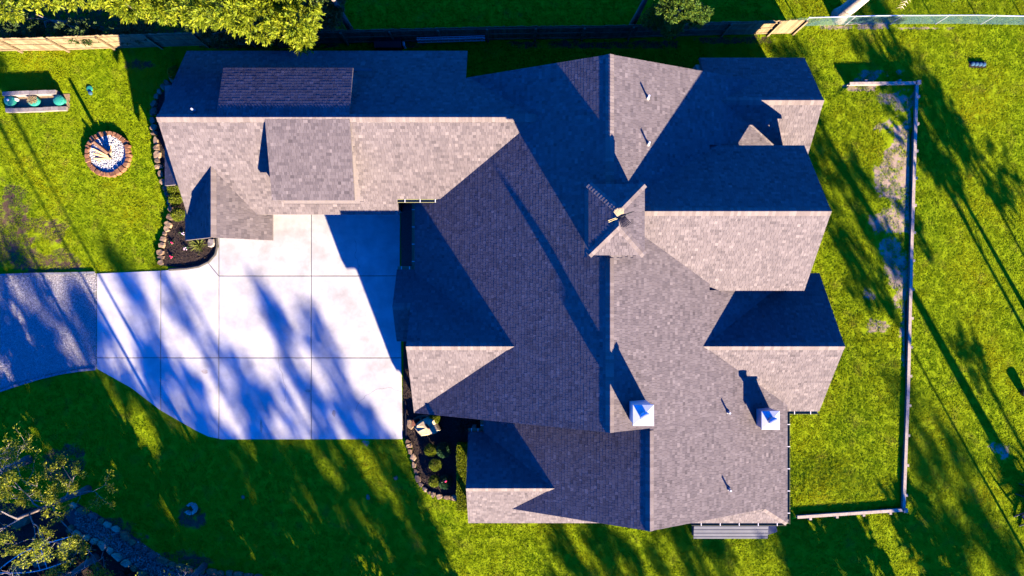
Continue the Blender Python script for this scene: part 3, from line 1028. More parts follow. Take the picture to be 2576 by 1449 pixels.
def weathervane():
    base = U(CU, CV, CR)
    root = thing('weathervane', 'dark metal heron weathervane with raised wings on the cupola ridge', 'weathervane', base)
    top = base + Vector((0, 0, 0.75))
    MB().tube([base - Vector((0, 0, 0.05)), top], [0.02, 0.015], 8).build('rod', M_COPPER, root)
    for a in (0, math.pi / 2):
        d = Vector((math.cos(a + 0.4), math.sin(a + 0.4), 0)) * 0.26
        c = base + Vector((0, 0, 0.35))
        MB().beam(c - d, c + d, 0.016, 0.016).build('direction_arm', M_COPPER, root)
    b = top + Vector((0, 0, 0.05))
    f = Vector((0.93, 0.36, 0)).normalized()           # heading
    lat = Vector((-f.y, f.x, 0))
    pts = [b - f * 0.24 , b - f * 0.12, b, b + f * 0.12, b + f * 0.2 + Vector((0, 0, 0.02)), b + f * 0.3 + Vector((0, 0, 0.07)), b + f * 0.36 + Vector((0, 0, 0.06)), b + f * 0.52 + Vector((0, 0, 0.03))]
    MB().tube(pts, [0.02, 0.05, 0.065, 0.055, 0.03, 0.025, 0.022, 0.004], 10).build('heron_body', M_COPPER, root, True)
    for s in (-1, 1):
        MB().tube([b - f * 0.2 + lat * 0.02 * s, b - f * 0.42 + lat * 0.03 * s, b - f * 0.56 + lat * 0.03 * s], [0.018, 0.012, 0.016], 6).build('leg', M_GOLD, root)
        mb = MB()
        m = M_WING_LIT if s > 0 else M_COPPER  # sunlit wing cream, far wing dark: light and shade put into the colours
        nf = 8
        # arm and broad feathered blade, raised and swept
        out = (lat * s * 0.86 + Vector((0, 0, 0.35)) + f * (-0.12 if s > 0 else 0.05)).normalized()
        root_p = [b + f * (0.1 - 0.26 * i / nf) for i in range(nf + 1)]
        for i in range(nf):
            L = (0.3 if s > 0 else 0.42) + 0.08 * math.sin(i / nf * 3.1) - 0.02 * (i % 2)
            sp = f * (0.16 * (0.5 - i / nf))
            a, c = root_p[i], root_p[i + 1]
            e, g = a + out * L + sp, c + out * (L - 0.03) + sp
            th = Vector((0, 0, 0.012))
            mb.add([a, c, g, e, a + th, c + th, g + th, e + th], [[0, 1, 2, 3], [7, 6, 5, 4], [0, 3, 7, 4], [2, 1, 5, 6], [3, 2, 6, 7]])
        mb.build('wing', m, root)

weathervane()

# a loose gutter length left lying behind the rear dormer
g0, g1 = U(-497, 486, 4.35), U(-312, 486, 4.35)
o = MB().beam(g0, g1, 0.1, 0.07).build('loose_gutter', M_DECK, None)
tag(o, 'loose dark gutter length lying along the rear dormer edge', 'gutter')

# ------------------------------------------------------------------ wooden fence along the back
def walk(pts, step):
    """evenly spaced stations along a polyline of world points: (position, direction, distance)"""
    out = []
    L = 0
    nxt = 0
    for a, b in zip(pts[:-1], pts[1:]):
        d = (b - a).length
        while nxt <= L + d:
            out.append((a.lerp(b, (nxt - L) / d), (b - a).normalized()))
            nxt += step
        L += d
    return out

def build_fence():
    pts = [D(x, y) for x, y in FENCE_LINE]
    root = thing('wooden_fence', 'long weathered wooden privacy fence behind the house, rails facing the yard', 'fence', pts[1])
    pick = []
    for k in range(5):
        h = 1.86 + 0.02 * k
        mb = MB()
        w, t, c = 0.069, 0.01, 0.02
        vs = [(-w, -t, 0), (w, -t, 0), (w, -t, h - c), (w - c, -t, h), (-w + c, -t, h), (-w, -t, h - c)]
        vs += [(x, t, z) for x, y, z in vs]
        mb.add(vs, [[0, 1, 2, 3, 4, 5], [11, 10, 9, 8, 7, 6]] + [[(i + 1) % 6, i, i + 6, (i + 1) % 6 + 6] for i in range(6)], k / 4)
        pick.append(mb.mesh('picket', M_WOOD))
    st = walk(pts, 0.1445)
    rl = wloc(root)
    for i, (p, d) in enumerate(st):
        a = math.atan2(d.y, d.x)
        o = link('picket', random.choice(pick), root, p - rl + Vector((0, 0, random.uniform(-0.02, 0.02))), a)
    stations = walk(pts, 2.42)
    off = Vector((0, -0.07, 0))
    for i, (p, d) in enumerate(stations):
        q = p + off + Vector((0, -0.03, 0))
        MB().box(q + Vector((0, 0, 0.92)), 0.09, 0.09, 1.84, math.atan2(d.y, d.x), random.random()).build('post', M_WOOD, root)
        if i + 1 < len(stations):
            p2 = stations[i + 1][0]
            for z in (0.22, 0.95, 1.68):
                MB().beam(p + Vector((0, -0.032, z)) + d * 0.04, p2 + Vector((0, -0.032, z)) - d * 0.04, 0.042, 0.092, random.random()).build('rail', M_WOOD, root)
    p = D(1992, 84)
    MB().box(p + Vector((0.05, -0.05, 0.95)), 0.1, 0.1, 1.9).build('post', M_WOOD, root)

build_fence()

# ------------------------------------------------------------------ chain link fence
def build_chain():
    a, b = D(2012, 66), D(2640, 64)
    mid = D(2180, 61)
    root = thing('chain_link_fence', 'galvanised chain link fence continuing from the wooden fence to the right', 'fence', a)
    pts = [a, mid, D(2420, 60), b]
    hgt = 1.2
    MB().tube([p + Vector((0, 0, hgt)) for p in pts], 0.024, 8).build('top_rail', M_ALU, root)
    for p, d in walk(pts, 2.35):
        MB().tube([p, p + Vector((0, 0, hgt + 0.05))], 0.03, 8).build('post', M_ALU, root)
    mb = MB()
    for p, d in walk(pts, 0.075):
        for s in (-1, 1):
            q = p + d * (s * hgt * 0.95) + Vector((0, 0.004 * s, 0))
            e0, e1 = p + Vector((0, 0.004 * s, 0.02)), q + Vector((0, 0, hgt))
            mb.beam(e0, e1, 0.005, 0.005)
    mb.build('wire_mesh', M_STEEL, root, kind='stuff')

build_chain()

# ------------------------------------------------------------------ timber retaining wall
def build_timber():
    line = [D(2128, 215), D(2297, 213), D(2284, 620), D(2275, 980), D(2264, 1278), D(1998, 1296)]
    root = thing('timber_wall', 'low weathered timber retaining wall with outside posts around the side lawn', 'retaining wall', line[1])
    cen = D(2150, 750)
    for a, b in zip(line[:-1], line[1:]):
        d = (b - a).normalized()
        out = Vector((d.y, -d.x, 0))
        if out.dot(a - cen) < 0:
            out = -out
        L = (b - a).length
        n = max(1, round(L / 2.6))
        for i in range(n):
            p, q = a + d * (L * i / n + 0.004), a + d * (L * (i + 1) / n - 0.004)
            for z, o in ((0.1, 0.0), (0.3, 0.006)):
                MB().beam(p + out * o + Vector((0, 0, z)), q + out * o + Vector((0, 0, z)), 0.07, 0.195, random.random()).build('timber', M_TIMBER, root)
            MB().beam(p - out * 0.065 + Vector((0, 0, 0.32)), q - out * 0.065 + Vector((0, 0, 0.32)), 0.05, 0.14, random.random()).build('timber', M_TIMBER, root)
        for i in range(n):
            p, q = a + d * (L * i / n + 0.004), a + d * (L * (i + 1) / n - 0.004)
            MB().beam(p - out * 0.02 + Vector((0, 0, 0.416)), q - out * 0.02 + Vector((0, 0, 0.416)), 0.15, 0.028, 0.6 + 0.4 * random.random()).build('cap_board', M_TIMBER, root)
        k = max(1, round(L / 1.48))
        for i in range(k):
            p = a + d * (L * (i + 0.5) / k)
            MB().box(p + out * 0.11 + Vector((0, 0, 0.19)), 0.13, 0.14, 0.4, math.atan2(d.y, d.x), random.random()).build('post', M_TIMBER, root)
    for c in (line[1], line[4]):
        MB().box(c + Vector((0.05, 0.0, 0.24)), 0.2, 0.2, 0.5, 0, 0.6).build('post', M_TIMBER, root)

build_timber()

# ------------------------------------------------------------------ stone borders and planting beds
def bed(name, pts, z=0.02, m=M_MULCH, chips=0, chipm=M_CHIP):
    p = dpoly(pts)
    sgn = sum(p[i].x * p[(i + 1) % len(p)].y - p[(i + 1) % len(p)].x * p[i].y for i in range(len(p)))
    if sgn < 0:
        p = p[::-1]
    o = structure(name, MB().prism(p, -0.2, z).mesh(name, m))
    if chips:
        P = rand_in(p, chips)
        n = len(P)
        a = RNG.uniform(0, 6.28, n)
        d = np.column_stack([np.cos(a), np.sin(a), RNG.uniform(-0.35, 0.5, n)])
        C = np.column_stack([P, np.full(n, z + 0.012)])
        me = leaf_cards('mulch_chips', C, unit(d), 0.075, 0.028, chipm, RNG.random(n) ** 1.6)
        link('mulch_chips', me, o, kind='stuff')
    return o

def border(label, pts, n, wid, m, h=0.16, jit=0.02, cat='stone border', over=1.06):
    P = [D(x, y) for x, y in pts]
    tot = sum((b - a).length for a, b in zip(P[:-1], P[1:]))
    ws = [random.uniform(0.65, 1.4) for _ in range(n)]
    ws = [w * tot / sum(ws) for w in ws]
    root = thing('stone_border', label, cat, P[0])
    def at(s):
        for a, b in zip(P[:-1], P[1:]):
            L = (b - a).length
            if s <= L:
                return a.lerp(b, s / L), (b - a).normalized()
            s -= L
        return P[-1], (P[-1] - P[-2]).normalized()
    s = 0
    for w in ws:
        c, d = at(s + w / 2)
        s += w
        ww = wid * random.uniform(0.75, 1.3)
        c = c + Vector((random.uniform(-jit, jit), random.uniform(-jit, jit), 0))
        mm = m if not isinstance(m, tuple) else random.choice(m)
        mb = rock_mb(MB(), c, w / 2 * over, ww / 2, h * random.uniform(0.8, 1.25), math.atan2(d.y, d.x) + random.uniform(-0.12, 0.12), 7, None, 0.3)
        mb.build('stone', mm, root)
    return root

bed('planting_bed', BED_W, 0.03, chips=9000)
border('row of tan flagstones edging the mulch bed left of the garage', [(440, 196), (418, 214), (400, 234), (388, 262), (386, 300), (392, 345), (398, 395), (405, 440), (420, 480), (428, 510), (432, 540), (426, 562), (414, 590), (407, 630), (406, 668)], 30, 0.36, M_SAND, 0.16)
# black edging between bed and driveway
mb = MB()
arc = [(545, 600), (546, 620), (541, 640), (525, 658), (500, 670), (470, 675), (425, 678)]
mb.tube([D(x, y, 0.06) for x, y in arc], 0.075, 8)
o = mb.build('bed_edging', M_TWALL, None)
tag(o, 'curved black edging strip between the mulch bed and the driveway', 'edging')

bed('planting_bed', BED_S, 0.03, chips=7000)
bed('gravel_strip', NOTCH, 0.02, mat('shade_dark_gravel', (0.05, 0.045, 0.04), 0.95, (0.12, 0.11, 0.10), 25, 0.5, 80))  # gravel colour darkened to carry the shade beside the house
border('curved row of pale stones edging the front shrub bed', [(1024, 1103), (1033, 1135), (1040, 1150), (1045, 1180), (1053, 1208), (1068, 1228), (1090, 1243), (1115, 1249), (1150, 1252)], 14, 0.3, M_SAND, 0.16)
o = MB().beam(D(1020, 1010, 0.05), D(1022, 1100, 0.05), 0.04, 0.1).build('bed_edging', M_DARK, None)
tag(o, 'straight thin black edging strip beside the driveway end', 'edging')

def boulder(name, label, x, y, rx, ry, h, m, rz=0.0, cat='boulder', n=11):
    p = D(x, y)
    r = random.Random(int(x * 7 + y))
    mb = rock_mb(MB(), Vector((0, 0, 0)), rx, ry, h, rz, n, 0.7, 0.2, r)
    o = link(name, mb.mesh(name, m), None, p)
    return tag(o, label, cat)

boulder('boulder', 'large tan boulder under the rusty anchor in the front bed', 1077, 1071, 0.66, 0.48, 0.45, M_BOUL, 0.35)
boulder('rock', 'small pale rock beside the large tan boulder', 1062, 1068, 0.16, 0.14, 0.15, M_BOUL, 0.2, 'rock', 8)
boulder('rock', 'small brown rock at the edge of the mulch below the gable', 1033, 1066, 0.2, 0.3, 0.14, M_BROWNB, 0.1, 'rock', 8)
boulder('rock', 'square grey rock at the tip of the driveway mulch bed', 533, 611, 0.2, 0.24, 0.2, M_LIME, 0.0, 'rock', 8)

def anchor():
    p = D(1060, 1060)
    root = thing('rusty_anchor', 'rusty iron ship anchor leaning on the tan boulder', 'anchor', p)
    a, b = D(1079, 1078, 0.62), D(1058, 1052, 0.12)
    MB().tube([a, b], [0.055, 0.075], 8).build('shank', M_RUST, root)
    c = b
    d = (b - a).normalized()
    side = Vector((0.95, 0.25, 0.0)).normalized()
    pts = [c + side * 0.5 + Vector((0, 0, 0.12)), c + side * 0.28 + d * 0.08, c + d * 0.1, c - side * 0.28 + d * 0.06, c - side * 0.46 - d * 0.22 + Vector((0, 0, 0.1))]
    MB().tube(pts, [0.05, 0.07, 0.08, 0.07, 0.05], 8).build('arm', M_RUST, root)
    for q, s in ((pts[0], 1), (pts[-1], -1)):
        mb = MB()
        mb.prism([(q.x - 0.12, q.y - 0.14), (q.x + 0.12, q.y - 0.1), (q.x + 0.05 * s, q.y + 0.2)], q.z - 0.03, q.z + 0.03)
        mb.build('fluke', M_RUST, root)

anchor()

# ------------------------------------------------------------------ shrubs and flowers
def blob_points(n, c, r, shell=0.55):
    d = unit(RNG.normal(size=(n, 3)))
    d[:, 2] = np.abs(d[:, 2]) * 1.0 - 0.15
    rad = RNG.uniform(shell, 1.0, (n, 1)) ** 0.6
    bumpy = np.array([1 + 0.14 * noise.noise(Vector(v) * 2.3 + Vector((c[0], c[1], 0))) for v in d]).reshape(-1, 1)
    return np.asarray(c) + d * rad * np.asarray(r) * bumpy, d

def shrub(label, x, y, r, h, m, n=2600, L=0.05, W=0.028, name='shrub', stem=True):
    p = D(x, y)
    root = thing(name, label, 'shrub', p)
    C, d = blob_points(n, (p.x, p.y, h * 0.45), (r, r, h * 0.55))
    dirs = unit(d + RNG.normal(scale=0.6, size=d.shape))
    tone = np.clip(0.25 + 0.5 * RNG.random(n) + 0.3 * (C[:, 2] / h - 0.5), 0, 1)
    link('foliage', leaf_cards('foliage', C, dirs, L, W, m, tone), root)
    mb = MB()
    for k in range(6):
        a = k * 1.05
        mb.tube([p, p + Vector((math.cos(a) * r * 0.5, math.sin(a) * r * 0.5, h * 0.6))], [0.025, 0.008], 5)
    mb.build('stems', M_BARK, root)
    return root

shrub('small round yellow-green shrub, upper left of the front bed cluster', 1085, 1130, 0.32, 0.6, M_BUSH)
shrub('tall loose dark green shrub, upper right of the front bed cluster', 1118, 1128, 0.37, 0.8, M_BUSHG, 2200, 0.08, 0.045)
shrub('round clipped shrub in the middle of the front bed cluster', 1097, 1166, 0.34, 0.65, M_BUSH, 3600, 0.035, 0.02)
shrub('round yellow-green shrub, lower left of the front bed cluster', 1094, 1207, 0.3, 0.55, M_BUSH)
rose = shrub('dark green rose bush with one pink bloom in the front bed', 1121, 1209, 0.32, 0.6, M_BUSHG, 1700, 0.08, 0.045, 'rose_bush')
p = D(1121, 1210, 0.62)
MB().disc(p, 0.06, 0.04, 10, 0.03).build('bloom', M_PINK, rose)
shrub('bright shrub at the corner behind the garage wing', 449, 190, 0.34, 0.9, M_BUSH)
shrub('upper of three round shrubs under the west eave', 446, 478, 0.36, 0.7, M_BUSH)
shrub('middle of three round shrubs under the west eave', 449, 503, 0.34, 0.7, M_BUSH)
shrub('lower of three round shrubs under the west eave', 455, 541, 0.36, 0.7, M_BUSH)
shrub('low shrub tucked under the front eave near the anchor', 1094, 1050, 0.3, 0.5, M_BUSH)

def hedge():
    a, b = D(1152, 1112), D(1181, 1272)
    x0, x1, y0, y1 = a.x, b.x, b.y, a.y
    root = thing('box_hedge', 'long clipped rectangular hedge beside the front bed', 'hedge', ((x0 + x1) / 2, (y0 + y1) / 2, 0))
    h = 0.85
    n = 14000
    P = np.column_stack([RNG.uniform(x0, x1, n), RNG.uniform(y0, y1, n), RNG.uniform(0.05, h, n)])
    f = RNG.integers(0, 6, n)
    P[f <= 2, 2] = h - np.abs(RNG.normal(0, 0.04, (f <= 2).sum()))
    P[f == 3, 0] = x0 + np.abs(RNG.normal(0, 0.03, (f == 3).sum()))
    P[f == 4, 1] = y0 + np.abs(RNG.normal(0, 0.03, (f == 4).sum()))
    P[f == 5, 1] = y1 - np.abs(RNG.normal(0, 0.03, (f == 5).sum()))
    d = unit(RNG.normal(size=(n, 3)) + np.array([0, 0, 0.5]))
    link('foliage', leaf_cards('foliage', P, d, 0.055, 0.032, mat('hedge_leaf', (0.2, 0.3, 0.01), 0.55, None, tone=((0.12, 0.19, 0.006), (0.28, 0.35, 0.008), (0.42, 0.46, 0.010)), trans=0.35)), root)
    MB().box(((x0 + x1) / 2, (y0 + y1) / 2, 0.36), x1 - x0 - 0.12, y1 - y0 - 0.12, 0.72).build('inner_twigs', mat('hedge_core', (0.02, 0.03, 0.008), 0.95, (0.035, 0.05, 0.01), 12), root)

hedge()

def tuft_plant(name, label, x, y, n, L, W, m, cat='plant', z=0.03, spread=1.0):
    p = D(x, y)
    C = np.tile(np.array([[p.x, p.y, z]]), (n, 1)) + RNG.normal(0, 0.02, (n, 3)) * [1, 1, 0]
    d = RNG.normal(size=(n, 3)) * spread
    d[:, 2] = RNG.uniform(0.35, 1.4, n)
    o = link(name, leaf_cards(name, C - np.array([p.x, p.y, 0]), unit(d), L, W, m), None, (p.x, p.y, 0))
    return tag(o, label, cat)

tuft_plant('ornamental_grass', 'spiky yellow-green ornamental grass in the mulch by the driveway', 502, 617, 120, 0.5, 0.03, M_YUCCA)
tuft_plant('ornamental_grass', 'thin grassy clump in the shade of the front gable corner', 1165, 1074, 90, 0.6, 0.018, M_NEEDLE)
tuft_plant('gutter_weed', 'green weed growing out of the gutter beside the garage', 1028, 512, 40, 0.2, 0.05, M_BUSH, z=2.72)

def flower(label, x, y, m):
    p = D(x, y)
    root = thing('flower_clump', label, 'flower', p)
    n = 60
    C = np.array([[p.x, p.y, 0.05]]) + RNG.normal(0, 0.07, (n, 3)) * [1, 1, 0.4]
    link('leaves', leaf_cards('leaves', C, unit(RNG.normal(size=(n, 3)) + [0, 0, 0.8]), 0.07, 0.045, M_BUSHG), root)
    for k in range(4):
        q = p + Vector((random.uniform(-0.09, 0.09), random.uniform(-0.09, 0.09), 0.13))
        MB().disc(q, 0.035, 0.02, 8, 0.015).build('bloom', m, root)

flower('red and pink flower clump nearest the middle of the driveway mulch bed', 433, 612, M_PINK)
flower('pink flower clump at the lower left of the driveway mulch bed', 434, 646, M_PINK)
flower('white flower clump beside the ornamental grass', 470, 625, M_PALEPET)
flower('pale pink flower clump against the front gable wall', 461, 588, M_PALEPET)
flower('yellow flower clump in the dark bed below the creek', 137, 1422 + 0, M_YELPET)

# ------------------------------------------------------------------ fire pit
def fire_pit():
    root = thing('fire_pit', 'round fire pit ringed with orange stone and filled with white pebbles', 'fire pit', PIT)
    n = 27
    a = 0.0
    ws = [random.uniform(0.75, 1.3) for _ in range(n)]
    tot = sum(ws)
    for w in ws:
        da = w / tot * 2 * math.pi
        c = a + da / 2
        a += da
        ri, ro, hh = 0.95 + random.uniform(-0.03, 0.03), 1.19 + random.uniform(-0.05, 0.03), random.uniform(0.19, 0.25)
        g = 0.012
        out = []
        for rr, aa in ((ri, a - da + g), (ri * 1.01, c), (ri, a - g), ((ri + ro) / 2 * 1.01, a - g * 0.6), (ro, a - g * 1.6), (ro * 1.02, c), (ro, a - da + g * 1.6), ((ri + ro) / 2, a - da + g * 0.6)):
            rr *= random.uniform(0.985, 1.015)
            out.append((PIT.x + math.cos(aa) * rr, PIT.y + math.sin(aa) * rr))
        cx, cy = sum(q[0] for q in out) / 8, sum(q[1] for q in out) / 8
        vs = [(x, y, -0.05) for x, y in out] + [(x, y, hh * 0.85) for x, y in out] + [(cx + (x - cx) * 0.86, cy + (y - cy) * 0.86, hh + random.uniform(-0.012, 0.012)) for x, y in out]
        fs = [[k0 * 8 + q, k0 * 8 + (q + 1) % 8, k0 * 8 + 8 + (q + 1) % 8, k0 * 8 + 8 + q][::-1] for k0 in range(2) for q in range(8)] + [list(range(16, 24))[::-1]]
        MB().add(vs, fs, random.random()).build('stone', M_REDST, root)
    MB().prism([(PIT.x + math.cos(t / 24 * 6.2832) * 0.98, PIT.y + math.sin(t / 24 * 6.2832) * 0.98) for t in range(24)], -0.05, 0.10).build('ash_bed', M_LIME, root)
    k = 3200
    rr = 0.98 * np.sqrt(RNG.random(k))
    t = RNG.uniform(0, 6.283, k)
    C = np.column_stack([PIT.x + rr * np.cos(t), PIT.y + rr * np.sin(t), RNG.uniform(0.10, 0.13, k)])
    link('white_pebbles', octa('white_pebbles', C, RNG.uniform(0.02, 0.042, k), M_WHITEP), root, kind='stuff')
    logs = [((0.10, -0.05), (-0.12, 0.42, 1.2), 0.085), ((0.16, -0.2), (-0.5, 0.18, 0.5), 0.06), ((0.1, -0.2), (-0.55, -0.05, 0.42), 0.055), ((0.05, -0.25), (-0.55, -0.3, 0.35), 0.05),
            ((0.0, 0.0), (0.42, 0.1, 0.5), 0.055), ((0.1, -0.1), (0.35, 0.34, 0.4), 0.05), ((0.14, -0.22), (0.26, -0.3, 0.3), 0.06), ((-0.05, -0.1), (-0.5, -0.42, 0.15), 0.05)]
    for i, (b0, t, r) in enumerate(logs):
        p0 = PIT + Vector((b0[0], b0[1], 0.12))
        p1 = PIT + Vector((t[0], t[1], 0.1 + t[2]))
        mb = MB()
        d = (p1 - p0).normalized()
        sd = d.cross(Vector((0.3, 0.2, 1))).normalized()
        up = sd.cross(d)
        prof = [(-1, -0.6), (0.9, -0.7), (1.0, 0.1), (0.1, 1.0), (-0.9, 0.3)]
        vs = []
        for q, sc in ((p0, 1.0), (p0.lerp(p1, 0.5), 1.08), (p1, 0.9)):
            vs += [q + (sd * a + up * b) * r * sc for a, b in prof]
        k5 = 5
        fs = [[j * k5 + i2, j * k5 + (i2 + 1) % k5, (j + 1) * k5 + (i2 + 1) % k5, (j + 1) * k5 + i2] for j in range(2) for i2 in range(k5)]
        fs += [list(range(k5))[::-1], [2 * k5 + i2 for i2 in range(k5)]]
        o = mb.add([v - p0 for v in vs], fs).build('firewood_log', M_CHAR if i in (0, 4) else M_SPLIT, None)
        o.location = p0
        if i == 0:
            tag(o, 'tallest dark firewood log standing up in the fire pit', 'log', 'firewood in the fire pit')
        else:
            tag(o, 'short split firewood log leaning in the white pebble fire pit', 'log', 'firewood in the fire pit')
    o.location.z += 0.0

fire_pit()

# ------------------------------------------------------------------ septic lids in their block frame
def septic():
    def wall(label, x0, y0, x1, y1, n, zs=(0.1, 0.31)):
        a, b = D(x0, y0), D(x1, y1)
        root = thing('block_wall', label, 'block wall', a)
        d = (b - a)
        for i in range(n):
            c = a + d * ((i + 0.5) / n)
            L = d.length / n * 0.97
            for z in zs:
                MB().box(c + Vector((random.uniform(-0.01, 0.01), random.uniform(-0.012, 0.012), z)), L, 0.2, 0.2, math.atan2(d.y, d.x) + random.uniform(-0.02, 0.02), random.random()).build('block', M_LIME, root)
    wall('low pale block wall on the upper side of the three green lids', 19, 241, 152, 236, 6)
    wall('low pale block wall on the lower side of the three green lids', 20, 280, 172, 275, 8, (0.1,))
    p = dpoly([(14, 240), (176, 236), (176, 274), (14, 280)])
    structure('dirt_patch', MB().prism(p[::-1], -0.1, 0.015).mesh('dirt_patch', mat('dry_dirt', (0.24, 0.16, 0.08), 0.95, (0.38, 0.27, 0.14), 12, 0.6, 50)))
    def lid(label, x, y, extra):
        c = D(x, y)
        root = thing('septic_lid', label, 'lid', c)
        MB().tube([c, c + Vector((0, 0, 0.28))], 0.25, 22).build('riser', M_LID, root)
        MB().disc(c + Vector((0, 0, 0.28)), 0.275, 0.05, 26, 0.05).build('lid', M_LID, root, True)
        for k in range(12):
            a = k * math.pi / 6
            d = Vector((math.cos(a), math.sin(a), 0))
            MB().beam(c + d * 0.12 + Vector((0, 0, 0.375)), c + d * 0.25 + Vector((0, 0, 0.337)), 0.016, 0.014).build('rib', M_LID, root)
        if extra == 'straw':
            n = 420
            rr = 0.24 * np.sqrt(RNG.random(n)); t = RNG.uniform(0, 6.283, n)
            C = np.column_stack([c.x + rr * np.cos(t), c.y + 0.03 + rr * 0.85 * np.sin(t), np.full(n, 0.385)])
            dd = np.column_stack([RNG.normal(size=(n, 2)), RNG.uniform(-0.05, 0.15, n)])
            link('clippings', leaf_cards('clippings', C, unit(dd), 0.09, 0.02, M_STRAW), root, kind='stuff')
        if extra == 'cap':
            MB().disc(c + Vector((-0.02, -0.0, 0.37)), 0.06, 0.06, 14, 0.02).build('white_knob', M_TRIM, root)
    lid('left green septic lid with a white knob', 33.5, 256, 'cap')
    lid('middle green septic lid covered with straw', 93, 257, 'straw')
    lid('right plain green septic lid', 156, 255, None)
    c = D(46, 253)
    o = link('white_box', MB().box((0, 0, 0.15), 0.14, 0.12, 0.28).mesh('white_box', M_TRIM), None, c)
    tag(o, 'small white junction box beside the left green lid', 'box')
    c = D(226, 226)
    root = thing('valve_box', 'small green valve box sunk in the lawn right of the septic lids', 'valve box', c)
    MB().disc(c + Vector((0, 0.05, 0)), 0.16, 0.05, 14, 0.01).build('lid', M_LID, root)
    MB().disc(c + Vector((0.06, -0.18, 0)), 0.1, 0.1, 12, 0.02).build('cap', M_BLUECAP, root)
    for i, (x, y) in enumerate(((2445, 162), (2454.5, 162.3), (2464, 162.8), (2473, 163.3))):
        c = D(x, y)
        o = link('cleanout_cap', MB().disc((0, 0, 0.0), 0.1, 0.12, 14, 0.02).mesh('cleanout_cap', M_BLUECAP), None, c)
        tag(o, ['first', 'second', 'third', 'fourth'][i] + ' from the left of four blue round cleanout caps in the right lawn', 'cap', 'cleanout caps in the right lawn')
    p = dpoly([(2437, 154), (2480, 155), (2480, 171), (2438, 170)])
    structure('dirt_patch', MB().prism(p[::-1], -0.1, 0.03).mesh('dirt_patch', M_MULCH))

septic()

# ------------------------------------------------------------------ things by the back fence and the side
def ladder():
    a, b = D(1052, 106, 0.45), D(1221, 101, 0.45)
    root = thing('ladder', 'aluminium extension ladder hung sideways along the back fence', 'ladder', D(1052, 106))
    d = (b - a).normalized()
    out = Vector((0, -1, 0))
    for k, (o, z) in enumerate(((0.0, 0.42), (0.0, 0.0), (-0.09, 0.42), (-0.09, 0.0))):
        p = a + out * (-o) + Vector((0, 0, z + 0.2))
        q = b + out * (-o) + Vector((0, 0, z + 0.2))
        MB().beam(p, q, 0.03, 0.08).build('rail', M_ALU, root)
    for i in range(12):
        c = a.lerp(b, (i + 0.5) / 12)
        for o in (0.0, 0.09):
            MB().tube([c + out * o + Vector((0, 0, 0.22)), c + out * o + Vector((0, 0, 0.6))], 0.016, 8).build('rung', M_ALU, root)

ladder()

def bin_():
    c = D(981, 117)
    root = thing('storage_bin', 'black tarp-covered bin between the back fence and the garage', 'bin', c)
    MB().box(c + Vector((0, 0, 0.35)), 1.32, 0.5, 0.7).build('body', M_DARK, root)
    x0, x1, y0, y1 = c.x - 0.69, c.x + 0.69, c.y - 0.28, c.y + 0.28
    MB().add([(x0, y0, 0.7), (x1, y0, 0.7), (x1, y1, 0.7), (x0, y1, 0.7), (x0, c.y, 0.8), (x1, c.y, 0.8)], [[0, 1, 5, 4], [3, 4, 5, 2][::1], [0, 4, 3], [1, 2, 5], [3, 2, 1, 0]]).build('lid', M_DARK, root)
    c = D(1019, 120)
    o = MB().tube([(0, 0, 0), (0, 0.0, 0.45), (0, 0.12, 0.55)], [0.07, 0.07, 0.07], 12).build('white_pipe', M_TRIM, None)
    o.location = c
    tag(o, 'short white pipe standing beside the black bin', 'pipe')

bin_()

def ribbed_cover():
    a, b = D(1738, 1346), D(1922, 1300)
    x0, x1, y0, y1 = a.x, b.x, a.y, b.y
    root = thing('ribbed_cover', 'long grey ribbed metal cover against the lower house wall', 'metal cover', ((x0 + x1) / 2, (y0 + y1) / 2, 0))
    zt = 0.55
    MB().box(((x0 + x1) / 2, (y0 + y1) / 2, zt / 2), x1 - x0 - 0.1, y1 - y0 - 0.1, zt).build('frame', M_CORR, root)
    MB().add([(x0, y0, zt - 0.06), (x1, y0, zt - 0.06), (x1, y1, zt + 0.1), (x0, y1, zt + 0.1), (x0, y0, zt), (x1, y0, zt), (x1, y1, zt + 0.16), (x0, y1, zt + 0.16)], BOXF).build('top_sheet', M_CORR, root)
    n = 5
    for i in range(n):
        y = y0 + (y1 - y0) * (i + 0.5) / n
        z = zt + 0.16 * (i + 0.5) / n + 0.01
        MB().beam((x0, y, z - 0.008), (x1, y, z - 0.008), 0.03, 0.02).build('rib', M_CORR, root)
    p = D(1934, 1325)
    o = MB().beam(Vector((-0.3, -0.02, 0.25)), Vector((0.35, 0.1, 0.05)), 0.7, 0.04).build('loose_sheet', M_CORR, None)
    o.location = p
    tag(o, 'loose bent metal sheet at the end of the ribbed cover', 'metal sheet')

ribbed_cover()

def hose():
    pts = []
    for i in range(60):
        t = i / 59
        x = 2108 + 90 * t + 9 * math.sin(t * 19)
        y = 62 - 7 * abs(math.sin(t * 9.5)) * (1 - 0.5 * t)
        pts.append(D(x, y, 0.05 + 0.05 * math.sin(t * 19)))
    o = MB().tube([q - pts[0] for q in pts], 0.022, 6).build('garden_hose', M_HOSE, None, True)
    o.location = pts[0]
    tag(o, 'tan garden hose tangled along the foot of the chain link fence', 'hose')

hose()

